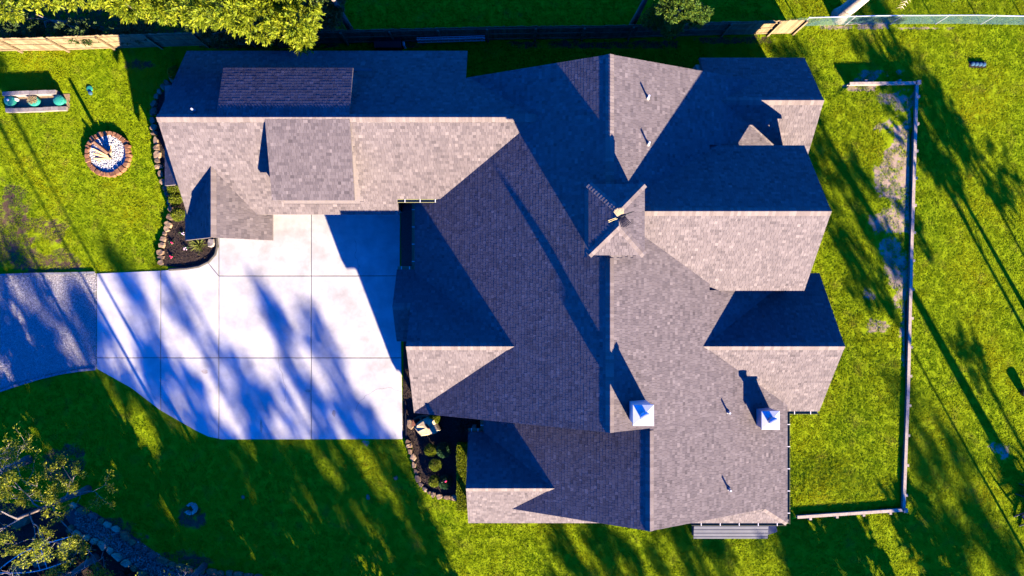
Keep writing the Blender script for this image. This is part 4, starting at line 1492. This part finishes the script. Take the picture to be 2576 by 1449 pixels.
# ------------------------------------------------------------------ chairs and pot at the right edge
def chair(loc, rot, label):
    root = thing('garden_chair', label, 'chair', (0, 0, 0), 'garden chairs at the right edge')
    for k in range(5):
        MB().beam((-0.26, -0.2 + 0.11 * k, 0.36 - 0.02 * k), (0.26, -0.2 + 0.11 * k, 0.36 - 0.02 * k), 0.095, 0.022).build('seat_slat', M_NAVY, root)
    for k in range(5):
        x = -0.22 + 0.11 * k
        MB().beam((x, 0.27, 0.28), (x * 1.25, 0.52, 1.0 - 0.05 * abs(k - 2)), 0.09, 0.022).build('back_slat', M_NAVY, root)
    for s in (-1, 1):
        MB().beam((s * 0.33, -0.3, 0.56), (s * 0.33, 0.42, 0.56), 0.13, 0.025).build('armrest', M_NAVY, root)
        MB().beam((s * 0.3, -0.26, 0.0), (s * 0.3, -0.26, 0.55), 0.04, 0.09).build('leg', M_NAVY, root)
        MB().beam((s * 0.28, -0.3, 0.3), (s * 0.28, 0.55, 0.02), 0.03, 0.1).build('leg', M_NAVY, root)
    root.location = loc
    root.rotation_euler[2] = rot
    return root

chair(D(2583, 1238), math.radians(70), 'upper of two navy slatted garden chairs at the right edge')
chair(D(2579, 1298), math.radians(120), 'lower of two navy slatted garden chairs at the right edge')
c = D(2573, 988)
o = MB().tube([(0, 0, 0), (0, 0, 0.3), (0, 0, 0.42), (0, 0, 0.40)], [0.16, 0.24, 0.25, 0.2], 16).build('plant_pot', M_DARK, None)
o.location = c
tag(o, 'dark round plant pot on the lawn at the right edge', 'pot')

# ------------------------------------------------------------------ lower lawn: stump, bag, stones
def stump():
    c = D(483, 1278)
    root = thing('tree_stump', 'broken hollow tree stump in the lower left lawn', 'stump', c)
    for k, (a0, a1, h, r) in enumerate(((-1.0, 1.1, 0.35, 0.32), (1.2, 2.5, 0.18, 0.3), (3.6, 4.9, 0.28, 0.3))):
        mb = MB()
        n = 7
        vs = []
        for i in range(n):
            a = a0 + (a1 - a0) * i / (n - 1)
            for rr, z in ((r, -0.03), (r * 0.95, h * random.uniform(0.8, 1.1)), (r * 0.55, h * random.uniform(0.7, 1.0)), (r * 0.5, -0.03)):
                vs.append(c + Vector((math.cos(a) * rr, math.sin(a) * rr, z)))
        fs = [[i * 4 + j, (i + 1) * 4 + j, (i + 1) * 4 + j + 1, i * 4 + j + 1] for i in range(n - 1) for j in range(3)]
        fs += [[0, 1, 2, 3], [(n - 1) * 4 + 3, (n - 1) * 4 + 2, (n - 1) * 4 + 1, (n - 1) * 4]]
        mb.add(vs, fs).build('bark_wall', M_PALEBARK, root)

stump()
boulder('stone', 'small brown stone in the lawn left of the front shrub bed', 996, 1202, 0.12, 0.1, 0.09, M_BROWNB, 0.3, 'stone', 8)
boulder('stone', 'flat brown stone half hidden in the lawn below the driveway', 926, 1250, 0.11, 0.16, 0.07, M_BROWNB, 0.1, 'stone', 8)
boulder('stone', 'round brown stone in the lawn right of the stump', 612, 1250, 0.1, 0.1, 0.08, M_BROWNB, 0.1, 'stone', 8)

# ------------------------------------------------------------------ dry creek and dark bed, lower left
bed('creek_bed', CREEK, 0.015, mat('creek_soil', (0.06, 0.05, 0.042), 0.95, (0.12, 0.10, 0.085), 20, 0.5, 60))
P = rand_in(dpoly([(190, 1270), (330, 1352), (470, 1438), (560, 1449), (560, 1470), (430, 1470), (330, 1420), (250, 1362), (190, 1325)]), 3600)
o = link('river_pebbles', octa('river_pebbles', np.column_stack([P, np.full(len(P), 0.03)]), RNG.uniform(0.025, 0.075, len(P)), M_RIVER), None)
o['kind'] = 'stuff'
tag(o, 'rounded grey river pebbles filling the dry creek', 'pebbles')
bed('shade_bed', SHADEBED, 0.02, M_MULCH, chips=5000)
border('upper row of reddish stones along the dry creek', [(178, 1266), (240, 1298), (295, 1330), (345, 1368), (400, 1402), (450, 1424), (510, 1436), (580, 1442), (660, 1448)], 22, 0.3, (M_CREEKST, M_CREEKST, M_BOUL, M_PINKST), 0.2)
border('lower row of tan and red stones along the dry creek', [(172, 1328), (215, 1348), (255, 1366), (290, 1392), (322, 1415), (350, 1436), (400, 1462)], 11, 0.34, (M_BOUL, M_CREEKST, M_BOUL), 0.24)
boulder('boulder', 'brown boulder at the boat side nearest the creek', 117, 1400, 0.62, 0.42, 0.5, M_BROWNB, 0.2)
boulder('boulder', 'brown boulder left of the other one above the boat', 64, 1384 + 30, 0.55, 0.4, 0.45, M_BROWNB, 0.9)
boulder('boulder', 'small reddish boulder under the pale branches at lower left', 60, 1310, 0.5, 0.3, 0.35, M_REDST, 0.5)
boulder('boulder', 'small brown boulder touching the boat rim', 170, 1378, 0.3, 0.24, 0.35, M_BROWNB, 0.3)

def boat():
    bow, stern = D(10, 1428), D(208, 1366)
    root = thing('rowing_boat', 'old rowing boat with pale rims and wooden seats in the dark bed', 'boat', (bow + stern) / 2)
    ax = (stern - bow)
    L = ax.length
    d = ax.normalized()
    lat = Vector((-d.y, d.x, 0))
    N = 12
    rings = []
    for i in range(N + 1):
        t = i / N
        w = 0.62 * min(1.0, math.sin(min(t * 1.75, 1.0) * math.pi / 2)) * (1 - 0.18 * max(0, t - 0.6))
        w = max(w, 0.02)
        c = bow + d * (L * t)
        h = 0.5 + 0.14 * (1 - t) ** 2
        rings.append([c + lat * w + Vector((0, 0, h)), c + lat * w * 0.85 + Vector((0, 0, 0.12)), c + lat * w * 0.3 + Vector((0, 0, 0.04)),
                      c - lat * w * 0.3 + Vector((0, 0, 0.04)), c - lat * w * 0.85 + Vector((0, 0, 0.12)), c - lat * w + Vector((0, 0, h))])
    vs = [p for r in rings for p in r]
    fs = [[i * 6 + j, (i + 1) * 6 + j, (i + 1) * 6 + j + 1, i * 6 + j + 1] for i in range(N) for j in range(5)]
    fs.append([N * 6 + j for j in range(6)])
    me = mesh_from('hull', vs, fs, M_BOAT)
    hull = link('hull', me, root)
    sm = hull.modifiers.new('skin', 'SOLIDIFY')
    sm.thickness = 0.03
    for s in (0, 5):
        MB().tube([r[s] for r in rings], 0.024, 6).build('gunwale', M_TRIM, root)
    for t in (0.33, 0.8):
        i = int(t * N)
        c = bow + d * (L * t)
        w = (rings[i][0] - rings[i][5]).length * 0.46
        MB().beam(c - lat * w + Vector((0, 0, 0.38)), c + lat * w + Vector((0, 0, 0.38)), 0.3, 0.04).build('seat', M_THWART, root)
    for t in (0.52, 0.6):
        i = int(t * N)
        MB().tube([rings[i][0], rings[i][5]], 0.02, 6).build('cross_bar', M_TRIM, root)
    MB().tube([rings[N][0], rings[N][5]], 0.022, 6).build('transom_rim', M_TRIM, root)
    a, b = D(194, 1374, 0.55), D(176, 1424, 0.5)
    o = MB().tube([Vector((0, 0, 0)), b - a], [0.02, 0.02], 6).build('oar', M_TRIM, None)
    o.location = a
    tag(o, 'thin pale pole lying across the stern of the boat', 'pole')

boat()

# ------------------------------------------------------------------ trees
def crown_leaves(ells, n, clump, per, L, W, m, droop=0.0, shell=0.5, spread=1.0, tight=0.6):
    """sprigs of leaves spread through ellipsoids; each sprig is a row of leaves either side of a twig"""
    e = np.array(ells, dtype=float)
    vol = e[:, 3] * e[:, 4] * e[:, 5]
    which = RNG.choice(len(e), n, p=vol / vol.sum())
    dirs = unit(RNG.normal(size=(n, 3)))
    rad = RNG.uniform(shell ** 3, 1, (n, 1)) ** (1 / 3)
    wob = np.array([0.78 + 0.5 * noise.noise(Vector(v) * 1.9 + Vector((w * 3.1, e[w, 0], e[w, 1]))) for v, w in zip(dirs, which)]).reshape(-1, 1)
    C = e[which, :3] + dirs * rad * wob * e[which, 3:6] * spread
    # keep clumps: pull to nearest of a few clump centres
    k = max(8, n // clump)
    cc = C[RNG.choice(n, k, replace=False)]
    idx = np.array([np.argmin(((cc - c) ** 2).sum(1)) for c in C]) if n < 9000 else RNG.integers(0, k, n)
    if n < 9000:
        C = cc[idx] + (C - cc[idx]) * tight
    sd = unit(dirs + RNG.normal(scale=0.55, size=dirs.shape) + np.array([0, 0, 0.15 - droop]))
    base_t = RNG.random(n)
    out_c, out_d, out_t = [], [], []
    up = unit(np.cross(sd, RNG.normal(size=sd.shape)))
    for i in range(per):
        t = i / max(per - 1, 1)
        s = 1 if i % 2 else -1
        out_c.append(C + sd * (t * L * per * 0.17))
        out_d.append(unit(sd * (0.55 + 0.6 * t) + up * s * (1 - 0.7 * t)))
        out_t.append(np.clip(base_t * 0.7 + RNG.random(n) * 0.3, 0, 1))
    return leaf_cards('crown', np.concatenate(out_c), np.concatenate(out_d), L, W, m, np.concatenate(out_t)), C

def trunk_mb(base, top, r0, r1, bend=0.25, seg=7, n=9):
    base, top = Vector(base), Vector(top)
    ph = random.uniform(0, 6)
    pts = []
    for i in range(seg + 1):
        t = i / seg
        p = base.lerp(top, t)
        w = bend * math.sin(t * 3.1) * 0.5
        pts.append(p + Vector((math.cos(ph), math.sin(ph), 0)) * w)
    rr = [r0 * (1.25 if i == 0 else 1) + (r1 - r0) * i / seg for i in range(seg + 1)]
    return MB().tube(pts, rr, n), pts

def tree(name, label, base, height, r0, ells, n, m_leaf, m_bark=M_BARK, L=0.15, W=0.05, per=7, clump=18, group=None, limbs=9, lean=(0, 0), shell=0.5, cat='tree', r_top=0.25, tight=0.6):
    base = Vector(base)
    root = thing(name, label, cat, base, group)
    top = base + Vector((lean[0], lean[1], height))
    mb, pts = trunk_mb(base, top, r0, r0 * r_top)
    me, C = crown_leaves(ells, n, clump, per, L, W, m_leaf, shell=shell, tight=tight)
    for k in range(limbs):
        e = random.choice(ells)
        tgt = Vector(C[RNG.integers(0, len(C))]).lerp(Vector(e[:3]), 0.3)
        s = pts[min(len(pts) - 2, max(2, int(len(pts) * min(0.95, max(0.3, (tgt.z / max(height, 0.1)) * 0.75)))))]
        mid = s.lerp(tgt, 0.5) + Vector((0, 0, 0.25))
        mb.tube([s, mid, tgt], [r0 * 0.38, r0 * 0.22, 0.02], 6)
    mb.build('trunk', m_bark, root, True)
    link('crown', me, root)
    return root

def E(x, y, z, rx, ry, rz):
    p = D(x, y, z)
    return (p.x, p.y, p.z, rx, ry, rz)

# broadleaf trees behind the fence, upper left
tree('broadleaf_tree', 'broad bright green tree hanging over the back fence above the garage', D(640, 30), 6.5, 0.22,
     [E(640, 10, 6, 2.2, 1.5, 1.6), E(740, 45, 6.0, 1.2, 1.5, 1.2), E(545, 15, 5.6, 1.6, 1.0, 1.4), E(470, 30, 5.2, 1.0, 0.8, 1.0), E(755, 95, 5.0, 0.8, 0.8, 0.9), E(700, -60, 6.5, 2.5, 1.4, 1.6)],
     3300, M_LEAF, L=0.2, W=0.075, per=7, shell=0.2, clump=26)
tree('broadleaf_tree', 'yellow-green tree beyond the fence near the upper left corner', D(330, 20), 5.5, 0.15,
     [E(330, 12, 5.0, 1.2, 0.8, 1.2), E(405, 20, 4.8, 0.9, 0.8, 0.9), E(270, -12, 5.2, 1.1, 0.7, 1.0), E(360, -50, 5.5, 1.8, 0.9, 1.2)],
     1000, M_LEAF, L=0.2, W=0.075, per=7, shell=0.2, clump=26)
tree('broadleaf_tree', 'sparse yellow-green tree at the very upper left corner', D(90, 0), 5.0, 0.13,
     [E(20, 15, 4.4, 0.8, 0.8, 0.8), E(110, 0, 4.6, 1.3, 0.6, 0.8), E(190, -8, 4.8, 0.9, 0.7, 0.8), E(70, -50, 5, 1.6, 0.8, 1)],
     520, M_LEAF, L=0.2, W=0.075, per=7, shell=0.2, clump=26)
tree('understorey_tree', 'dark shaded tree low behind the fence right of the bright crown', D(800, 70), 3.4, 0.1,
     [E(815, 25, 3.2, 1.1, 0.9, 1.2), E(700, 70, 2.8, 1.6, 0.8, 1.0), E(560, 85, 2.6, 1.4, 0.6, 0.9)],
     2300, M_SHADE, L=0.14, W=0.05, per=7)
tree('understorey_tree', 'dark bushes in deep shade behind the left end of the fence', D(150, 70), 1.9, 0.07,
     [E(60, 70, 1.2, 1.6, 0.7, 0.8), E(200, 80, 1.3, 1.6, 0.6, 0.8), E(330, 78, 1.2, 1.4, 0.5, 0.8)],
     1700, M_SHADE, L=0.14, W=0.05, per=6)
tree('slender_tree', 'tall slender grey trunk behind the fence beside the bright tree', D(881, 74), 15, 0.14,
     [(*D(881, 74)[:2], 14.5, 1.8, 1.8, 2.2)], 900, M_SHADE, L=0.25, W=0.1, per=6)
tree('slender_tree', 'thin bare grey trunk behind the fence left of the evergreen', D(1591, 62), 12, 0.15, [(*(D(1591, 62)+Vector((0,1.5,0)))[:2], 12, 1.3, 1.3, 1.6)], 700, M_SHADE, L=0.25, W=0.1, per=6)
tree('evergreen_tree', 'bushy evergreen tree leaning over the back fence', D(1690, 72), 4.6, 0.12,
     [E(1705, 22, 4.2, 1.15, 0.85, 1.4), E(1758, 40, 3.8, 0.6, 0.55, 1.0), E(1690, 70, 2.9, 0.85, 0.45, 1.0), E(1640, 40, 3.0, 0.65, 0.55, 0.9), E(1700, -30, 4.8, 1.2, 0.8, 1.2)],
     5200, M_CEDAR, L=0.085, W=0.04, per=8, shell=0.45, clump=26)

def palm():
    b = D(2112, 40)
    root = thing('palm_tree', 'leaning palm trunk beyond the chain link fence with drooping dry fronds', 'palm tree', b)
    top = b + Vector((0.35, 0.1, 8.0))
    mb, pts = trunk_mb(b, top, 0.37, 0.24, 0.15, 14, 14)
    mb.build('trunk', M_PALEBARK, root, True)
    for k in range(26):
        a = k * 2.4
        dry = k % 3 == 0
        d = Vector((math.cos(a), math.sin(a), 0))
        up = 0.2 if dry else 1.0
        L = random.uniform(1.9, 2.6)
        P = [top + d * (L * t) + Vector((0, 0, up * math.sin(t * 2.0) * 0.9 - (2.4 if dry else 1.2) * t * t)) for t in (0, 0.2, 0.4, 0.6, 0.8, 1.0)]
        mb = MB().tube(P, [0.03, 0.025, 0.02, 0.016, 0.01, 0.005], 5)
        for i in range(26):
            t = 0.15 + 0.85 * i / 26
            j = min(4, int(t * 5))
            q = P[j].lerp(P[j + 1], t * 5 - j)
            tang = (P[j + 1] - P[j]).normalized()
            lat = tang.cross(Vector((0, 0, 1))).normalized()
            for s in (-1, 1):
                e = q + (tang * 0.6 + lat * s + Vector((0, 0, -0.25))).normalized() * 0.55 * (1.15 - t * 0.7)
                w = tang * 0.02
                mb.add([q - w, q + w, e], [[0, 1, 2]])
        mb.build('frond', M_FROND if dry else M_FRONDG, root)

palm()

# thin half-bare trees of the lower left corner
def bare_tree(name, label, base, height, r0, lean, spread, n_leaf, m_leaf=M_LEAF2, bark=M_BARK, twig=M_TWIG, levels=4, first=0.45, L=0.12, seed=1):
    rnd = random.Random(seed)
    base = Vector(base)
    root = thing(name, label, 'tree', base)
    top = base + Vector((lean[0], lean[1], height))
    tm, pts = trunk_mb(base, top, r0, r0 * 0.35)
    tm.build('trunk', bark, root, True)
    br = MB()
    tips = []
    def grow(p, d, L, r, lv):
        seg = 4
        P = [p]
        dd = d.copy()
        for i in range(seg):
            dd = (dd + Vector((rnd.gauss(0, 0.22), rnd.gauss(0, 0.22), rnd.gauss(0.04, 0.16)))).normalized()
            P.append(P[-1] + dd * (L / seg))
        br.tube(P, [r * (1 - 0.6 * i / seg) for i in range(seg + 1)], 5 if r > 0.02 else 4, cap=False)
        if lv <= 0:
            tips.append((P[-1], dd))
            tips.append((P[2], dd))
            return
        for k in range(rnd.choice((2, 3, 3))):
            i = rnd.choice((2, 3, 4))
            nd = (dd + Vector((rnd.gauss(0, 0.75), rnd.gauss(0, 0.75), rnd.gauss(0.1, 0.4)))).normalized()
            grow(P[i], nd, L * rnd.uniform(0.55, 0.8), max(r * 0.5, 0.007), lv - 1)
    for k in range(7):
        i = min(len(pts) - 1, int(len(pts) * (first + (1 - first) * k / 7)))
        a = k * 2.4 + rnd.random()
        grow(pts[i], Vector((math.cos(a), math.sin(a), 0.55)).normalized(), spread * rnd.uniform(0.7, 1.1), max(r0 * 0.25, 0.02), levels - 1)
    br.build('branches', twig, root)
    if n_leaf:
        sel = [tips[rnd.randrange(len(tips))] for _ in range(n_leaf)]
        C = np.array([tuple(t[0]) for t in sel]) + RNG.normal(0, 0.09, (n_leaf, 3))
        d = unit(np.array([tuple(t[1]) for t in sel]) + RNG.normal(0, 0.8, (n_leaf, 3)))
        link('crown', leaf_cards('crown', C, d, L, L * 0.42, m_leaf), root)
    return root

bare_tree('thin_tree', 'thin tree with pale branches and few yellow leaves above the boat', D(222, 1230), 5.2, 0.17, (-0.2, 0.1), 2.0, 14000, seed=3)
bare_tree('thin_tree', 'thin grey tree at the left edge of the lower lawn', D(72, 1156), 5.0, 0.2, (-0.3, 0.1), 1.7, 4200, seed=8)
bare_tree('thin_tree', 'leafy thin tree over the boat in the corner', D(120, 1470), 2.6, 0.08, (0.1, 0.1), 1.1, 3600, M_SHADE, seed=12)
bare_tree('bare_tree', 'leafless pale branched tree over the dry creek', D(430, 1452), 2.6, 0.07, (0.1, -0.1), 1.0, 0, seed=21, levels=5)
bare_tree('bare_tree', 'grey trunk standing at the lower end of the dry creek', D(514, 1423), 6.0, 0.15, (0, 0), 1.4, 500, seed=25)
bare_tree('dark_tree', 'reddish brown trunk rising beside the boat stern', D(240, 1402), 6.5, 0.2, (0, 0), 1.5, 900, M_SHADE, seed=33)
tuft_plant('pine_shrub', 'blue green needle shrub beside the boat stern', 213, 1382, 900, 0.75, 0.018, M_NEEDLE, 'shrub', 0.25)
tuft_plant('grey_plant', 'grey green leafy plant under the leafless branches', 320, 1440, 150, 0.4, 0.03, M_NEEDLE, 'plant', 0.05)

# ------------------------------------------------------------------ tall trees beyond the frame that shade the drive and lawns
RUN = 1 / math.tan(SUN_EL) / S            # plan units of shadow per metre of height
SHX, SHY = -math.sin(SUN_AZ) * RUN, math.cos(SUN_AZ) * RUN * -1.0   # shadow offset in plan x, y (y down)

def shade_tree(x, y, h, zc0, rx, n=420, trunk=0.22, name='shade_tree', label='tall tree on the open ground below the picture, shading the drive and lawn', group='shade trees below the picture', k=4, leaf=(0.34, 0.17), far=0.0):
    """tree at plan (x, y); crown between heights zc0 and h; `far` moves it away along the sunlight and makes it taller"""
    h, zc0 = h + far, zc0 + far
    b = D(x - SHX * far, y - SHY * far)
    ells = []
    for i in range(k):
        t = (i + 0.5) / k
        z = zc0 + (h - zc0) * t
        a = random.uniform(0, 6.3)
        off = rx * 0.35
        ells.append((b.x + math.cos(a) * off, b.y + math.sin(a) * off, z, rx * (1.05 - 0.55 * t) , rx * (1.05 - 0.55 * t), (h - zc0) / k * 0.75))
    tree(name, label, b, h * 0.97, trunk, ells, n, M_SHADE, L=leaf[0], W=leaf[1], per=6, clump=16, group=group, limbs=12, shell=0.1, tight=0.4)

# unseen low shrubs added for their shade, middle and tall trees south of the drive
for k, x in enumerate(range(600, 1230, 100)):
    shade_tree(x, 1585 + 25 * (k % 3), 2.2 + 0.25 * (k % 2), 0.3, 1.35, 260, 0.08, 'added_shade_shrub', 'unseen large shrub in the row added below the picture to shade the lower lawn', 'shade shrubs below the picture', 2, (0.2, 0.1))
for k, (x, y) in enumerate(((120, 1590), (230, 1610), (340, 1600), (450, 1620), (30, 1570))):  # unseen shrubs added to throw shade over the boat corner
    shade_tree(x, y, 3.4, 0.3, 1.4, 330, 0.08, 'added_shade_shrub', 'unseen dense shrub added below the lower left corner to darken the boat bed', 'added shade shrubs at the lower left corner', 3, (0.2, 0.1))
for x, y, h, z0, rx, n in ((620, 1700, 5.6, 1.6, 1.7, 300), (860, 1720, 5.2, 1.4, 1.6, 280), (1060, 1740, 5.0, 1.4, 1.4, 220), (1230, 1770, 4.6, 1.3, 1.3, 220),
                           (1425, 2010, 9.2, 4.4, 1.6, 230), (1290, 1910, 9.4, 4.2, 1.7, 240), (1120, 1900, 9.6, 4.0, 1.8, 260), (950, 1850, 9.6, 4.0, 1.9, 300), (800, 1800, 9.0, 3.6, 2.0, 330),
                           (640, 1780, 9.0, 3.2, 2.0, 360), (470, 1640, 7.6, 2.4, 2.0, 380), (300, 1540, 6.4, 1.2, 2.2, 620), (470, 1560, 5.4, 0.8, 2.2, 700), (330, 1760, 8.6, 3.0, 2.2, 520), (160, 1600, 7.0, 2.0, 2.2, 500), (700, 1640, 4.2, 0.8, 2.0, 560), (900, 1640, 3.6, 0.6, 1.8, 460), (640, 2050, 12.0, 6.0, 1.9, 260)):
    shade_tree(x, y, h, z0, rx, n, far=8.0 if y > 1770 else (5.0 if y > 1690 else 0.0))
for x, y, h, z0, rx, n in ((2330, 2830, 11.8, 9.6, 2.4, 150), (2560, 2850, 11.8, 9.8, 2.4, 150), (2790, 2850, 11.6, 9.6, 2.4, 150), (2200, 2900, 12, 10, 2.2, 120)):
    shade_tree(x, y, h, z0, rx, n, 0.2, label='tall tree far below the picture, dimming the lawn strip under the house', group='far trees below the picture')
for x, y in ((648, 1494), (716, 1520)):
    shade_tree(x, y, 11.6, 9.8, 0.9, 90, 0.11, 'slender_shade_tree', 'slender tall tree standing just below the picture, casting a thin streak', 'slender trees below the picture', 2, (0.25, 0.12))
# tall pines right of the side lawn
SP = ('shade_pine', 'tall pine beyond the right edge of the picture, shading the side lawn', 'shade pines right of the picture')
for x, y, h, z0, rx, n, tr in ((2690, 1440, 10.0, 6.2, 2.3, 130, 0.33), (2760, 1160, 9.4, 4.8, 2.1, 130, 0.12), (2650, 900, 7.5, 3.6, 1.8, 110, 0.13), (2640, 1500, 9.0, 5.6, 1.9, 80, 0.08), (2880, 1180, 9.4, 5.0, 2.0, 120, 0.09),
                               (2830, 1920, 7.6, 3.6, 2.2, 170, 0.25), (2990, 1880, 7.2, 3.0, 2.3, 170, 0.25), (2700, 1960, 6.2, 4.2, 1.8, 110, 0.2), (2330, 1690, 3.2, 1.8, 1.6, 200, 0.15),
                               (2180, 1650, 2.7, 1.4, 1.2, 220, 0.12), (2560, 1800, 4.6, 2.6, 1.2, 160, 0.15)):
    shade_tree(x, y, h, z0, rx, n, tr, *SP, far=9.0 if y > 1900 else 0.0)

# ------------------------------------------------------------------ lawn grass
def build_grass():
    xs = np.arange(-27.5, 27.5, 0.235)
    ys = np.arange(-15.9, 15.9, 0.235)
    gx, gy = np.meshgrid(xs, ys)
    P = np.column_stack([gx.ravel(), gy.ravel()]) + RNG.uniform(-0.1, 0.1, (gx.size, 2))
    keep = np.ones(len(P), bool)
    for poly in NO_GRASS:
        keep &= ~inside_np(P, poly)
    P = P[keep]
    pts, wet = [], []
    for x, y in P:
        sa, so = bare_fields(x, y)
        fine = 0.5 + 0.9 * noise.noise(Vector((x * 2.6, y * 2.6, 3.3)))
        if random.random() < max(sa * 0.7, so * 0.5) * (0.25 + fine):
            continue
        pts.append((x, y, ground_z(x, y)))
    print('grass patches', len(pts))
    # one tuft of blades: a real tuft standing in the lawn, repeated over the yard
    m = bpy.data.materials.new('grass_blade')
    m.use_nodes = True
    nt = m.node_tree
    b = nt.nodes['Principled BSDF']
    b.inputs['Roughness'].default_value = 0.8
    b.inputs['Specular IOR Level'].default_value = 0.04
    geo = nt.nodes.new('ShaderNodeNewGeometry')
    def nz(sc, det=4):
        n = nt.nodes.new('ShaderNodeTexNoise')
        n.inputs['Scale'].default_value = sc
        n.inputs['Detail'].default_value = det
        nt.links.new(geo.outputs['Position'], n.inputs['Vector'])
        return n.outputs['Fac']
    def ramp(f, stops):
        r = nt.nodes.new('ShaderNodeValToRGB')
        r.color_ramp.elements[0].position, r.color_ramp.elements[1].position = stops[0][0], stops[-1][0]
        r.color_ramp.elements[0].color = (*stops[0][1], 1)
        r.color_ramp.elements[1].color = (*stops[-1][1], 1)
        for p, c in stops[1:-1]:
            e = r.color_ramp.elements.new(p)
            e.color = (*c, 1)
        nt.links.new(f, r.inputs[0])
        return r.outputs[0]
    a = nt.nodes.new('ShaderNodeAttribute'); a.attribute_name = 'tone'
    c1 = ramp(nz(0.35, 6), [(0.3, (0.20, 0.38, 0.006)), (0.5, (0.31, 0.44, 0.006)), (0.72, (0.48, 0.50, 0.007))])
    c2 = ramp(a.outputs['Fac'], [(0.0, (0.55, 0.6, 0.55)), (0.6, (1.0, 1.0, 1.0)), (1.0, (1.6, 1.35, 1.1))])
    dry = ramp(nz(1.1, 8), [(0.56, (0, 0, 0)), (0.78, (0.75, 0.75, 0.75))])
    md0 = nt.nodes.new('ShaderNodeMixRGB')
    nt.links.new(dry, md0.inputs[0]); nt.links.new(c1, md0.inputs[1]); md0.inputs[2].default_value = (0.44, 0.35, 0.07, 1)
    mx = nt.nodes.new('ShaderNodeMixRGB'); mx.blend_type = 'MULTIPLY'; mx.inputs[0].default_value = 1
    nt.links.new(md0.outputs[0], mx.inputs[1]); nt.links.new(c2, mx.inputs[2])
    nt.links.new(mx.outputs[0], b.inputs['Base Color'])
    t = nt.nodes.new('ShaderNodeBsdfTranslucent')
    nt.links.new(mx.outputs[0], t.inputs[0])
    ms = nt.nodes.new('ShaderNodeMixShader'); ms.inputs[0].default_value = 0.4
    nt.links.new(b.outputs[0], ms.inputs[1]); nt.links.new(t.outputs[0], ms.inputs[2])
    nt.links.new(ms.outputs[0], nt.nodes['Material Output'].inputs[0])
    n = 110
    C = np.column_stack([RNG.uniform(-0.17, 0.17, (n, 2)), np.zeros(n)])
    d = RNG.normal(size=(n, 3)) * [0.8, 0.8, 0]
    d[:, 2] = 0.5
    me = leaf_cards('grass_tuft', C, unit(d), 0.045, 0.02, m, RNG.random(n))
    pm = bpy.data.meshes.new('lawn_grass')
    pm.from_pydata(pts, [], [])
    lawn = bpy.data.objects.new('lawn_grass', pm)
    COL.objects.link(lawn)
    lawn['kind'] = 'stuff'
    lawn['label'] = 'mown green lawn grass all around the house'
    lawn['category'] = 'grass'
    tuft = link('grass_tuft', me, lawn, Vector(pts[len(pts) // 2]), kind='stuff')
    ng = bpy.data.node_groups.new('scatter_grass', 'GeometryNodeTree')
    ng.interface.new_socket('Geometry', in_out='INPUT', socket_type='NodeSocketGeometry')
    ng.interface.new_socket('Geometry', in_out='OUTPUT', socket_type='NodeSocketGeometry')
    N = ng.nodes
    gi, go = N.new('NodeGroupInput'), N.new('NodeGroupOutput')
    oi = N.new('GeometryNodeObjectInfo'); oi.inputs['Object'].default_value = tuft
    oi.transform_space = 'ORIGINAL'
    ip = N.new('GeometryNodeInstanceOnPoints')
    rv = N.new('FunctionNodeRandomValue'); rv.data_type = 'FLOAT_VECTOR'
    rv.inputs[0].default_value = (-0.08, -0.08, 0)
    rv.inputs[1].default_value = (0.08, 0.08, 6.283)
    rs = N.new('FunctionNodeRandomValue'); rs.data_type = 'FLOAT_VECTOR'
    rs.inputs[0].default_value = (0.85, 0.85, 0.6)
    rs.inputs[1].default_value = (1.15, 1.15, 1.25)
    rs.inputs['Seed'].default_value = 5
    ng.links.new(gi.outputs[0], ip.inputs['Points'])
    ng.links.new(oi.outputs['Geometry'], ip.inputs['Instance'])
    ng.links.new(rv.outputs[0], ip.inputs['Rotation'])
    ng.links.new(rs.outputs[0], ip.inputs['Scale'])
    ng.links.new(ip.outputs[0], go.inputs[0])
    md = lawn.modifiers.new('scatter', 'NODES')
    md.node_group = ng

build_grass()
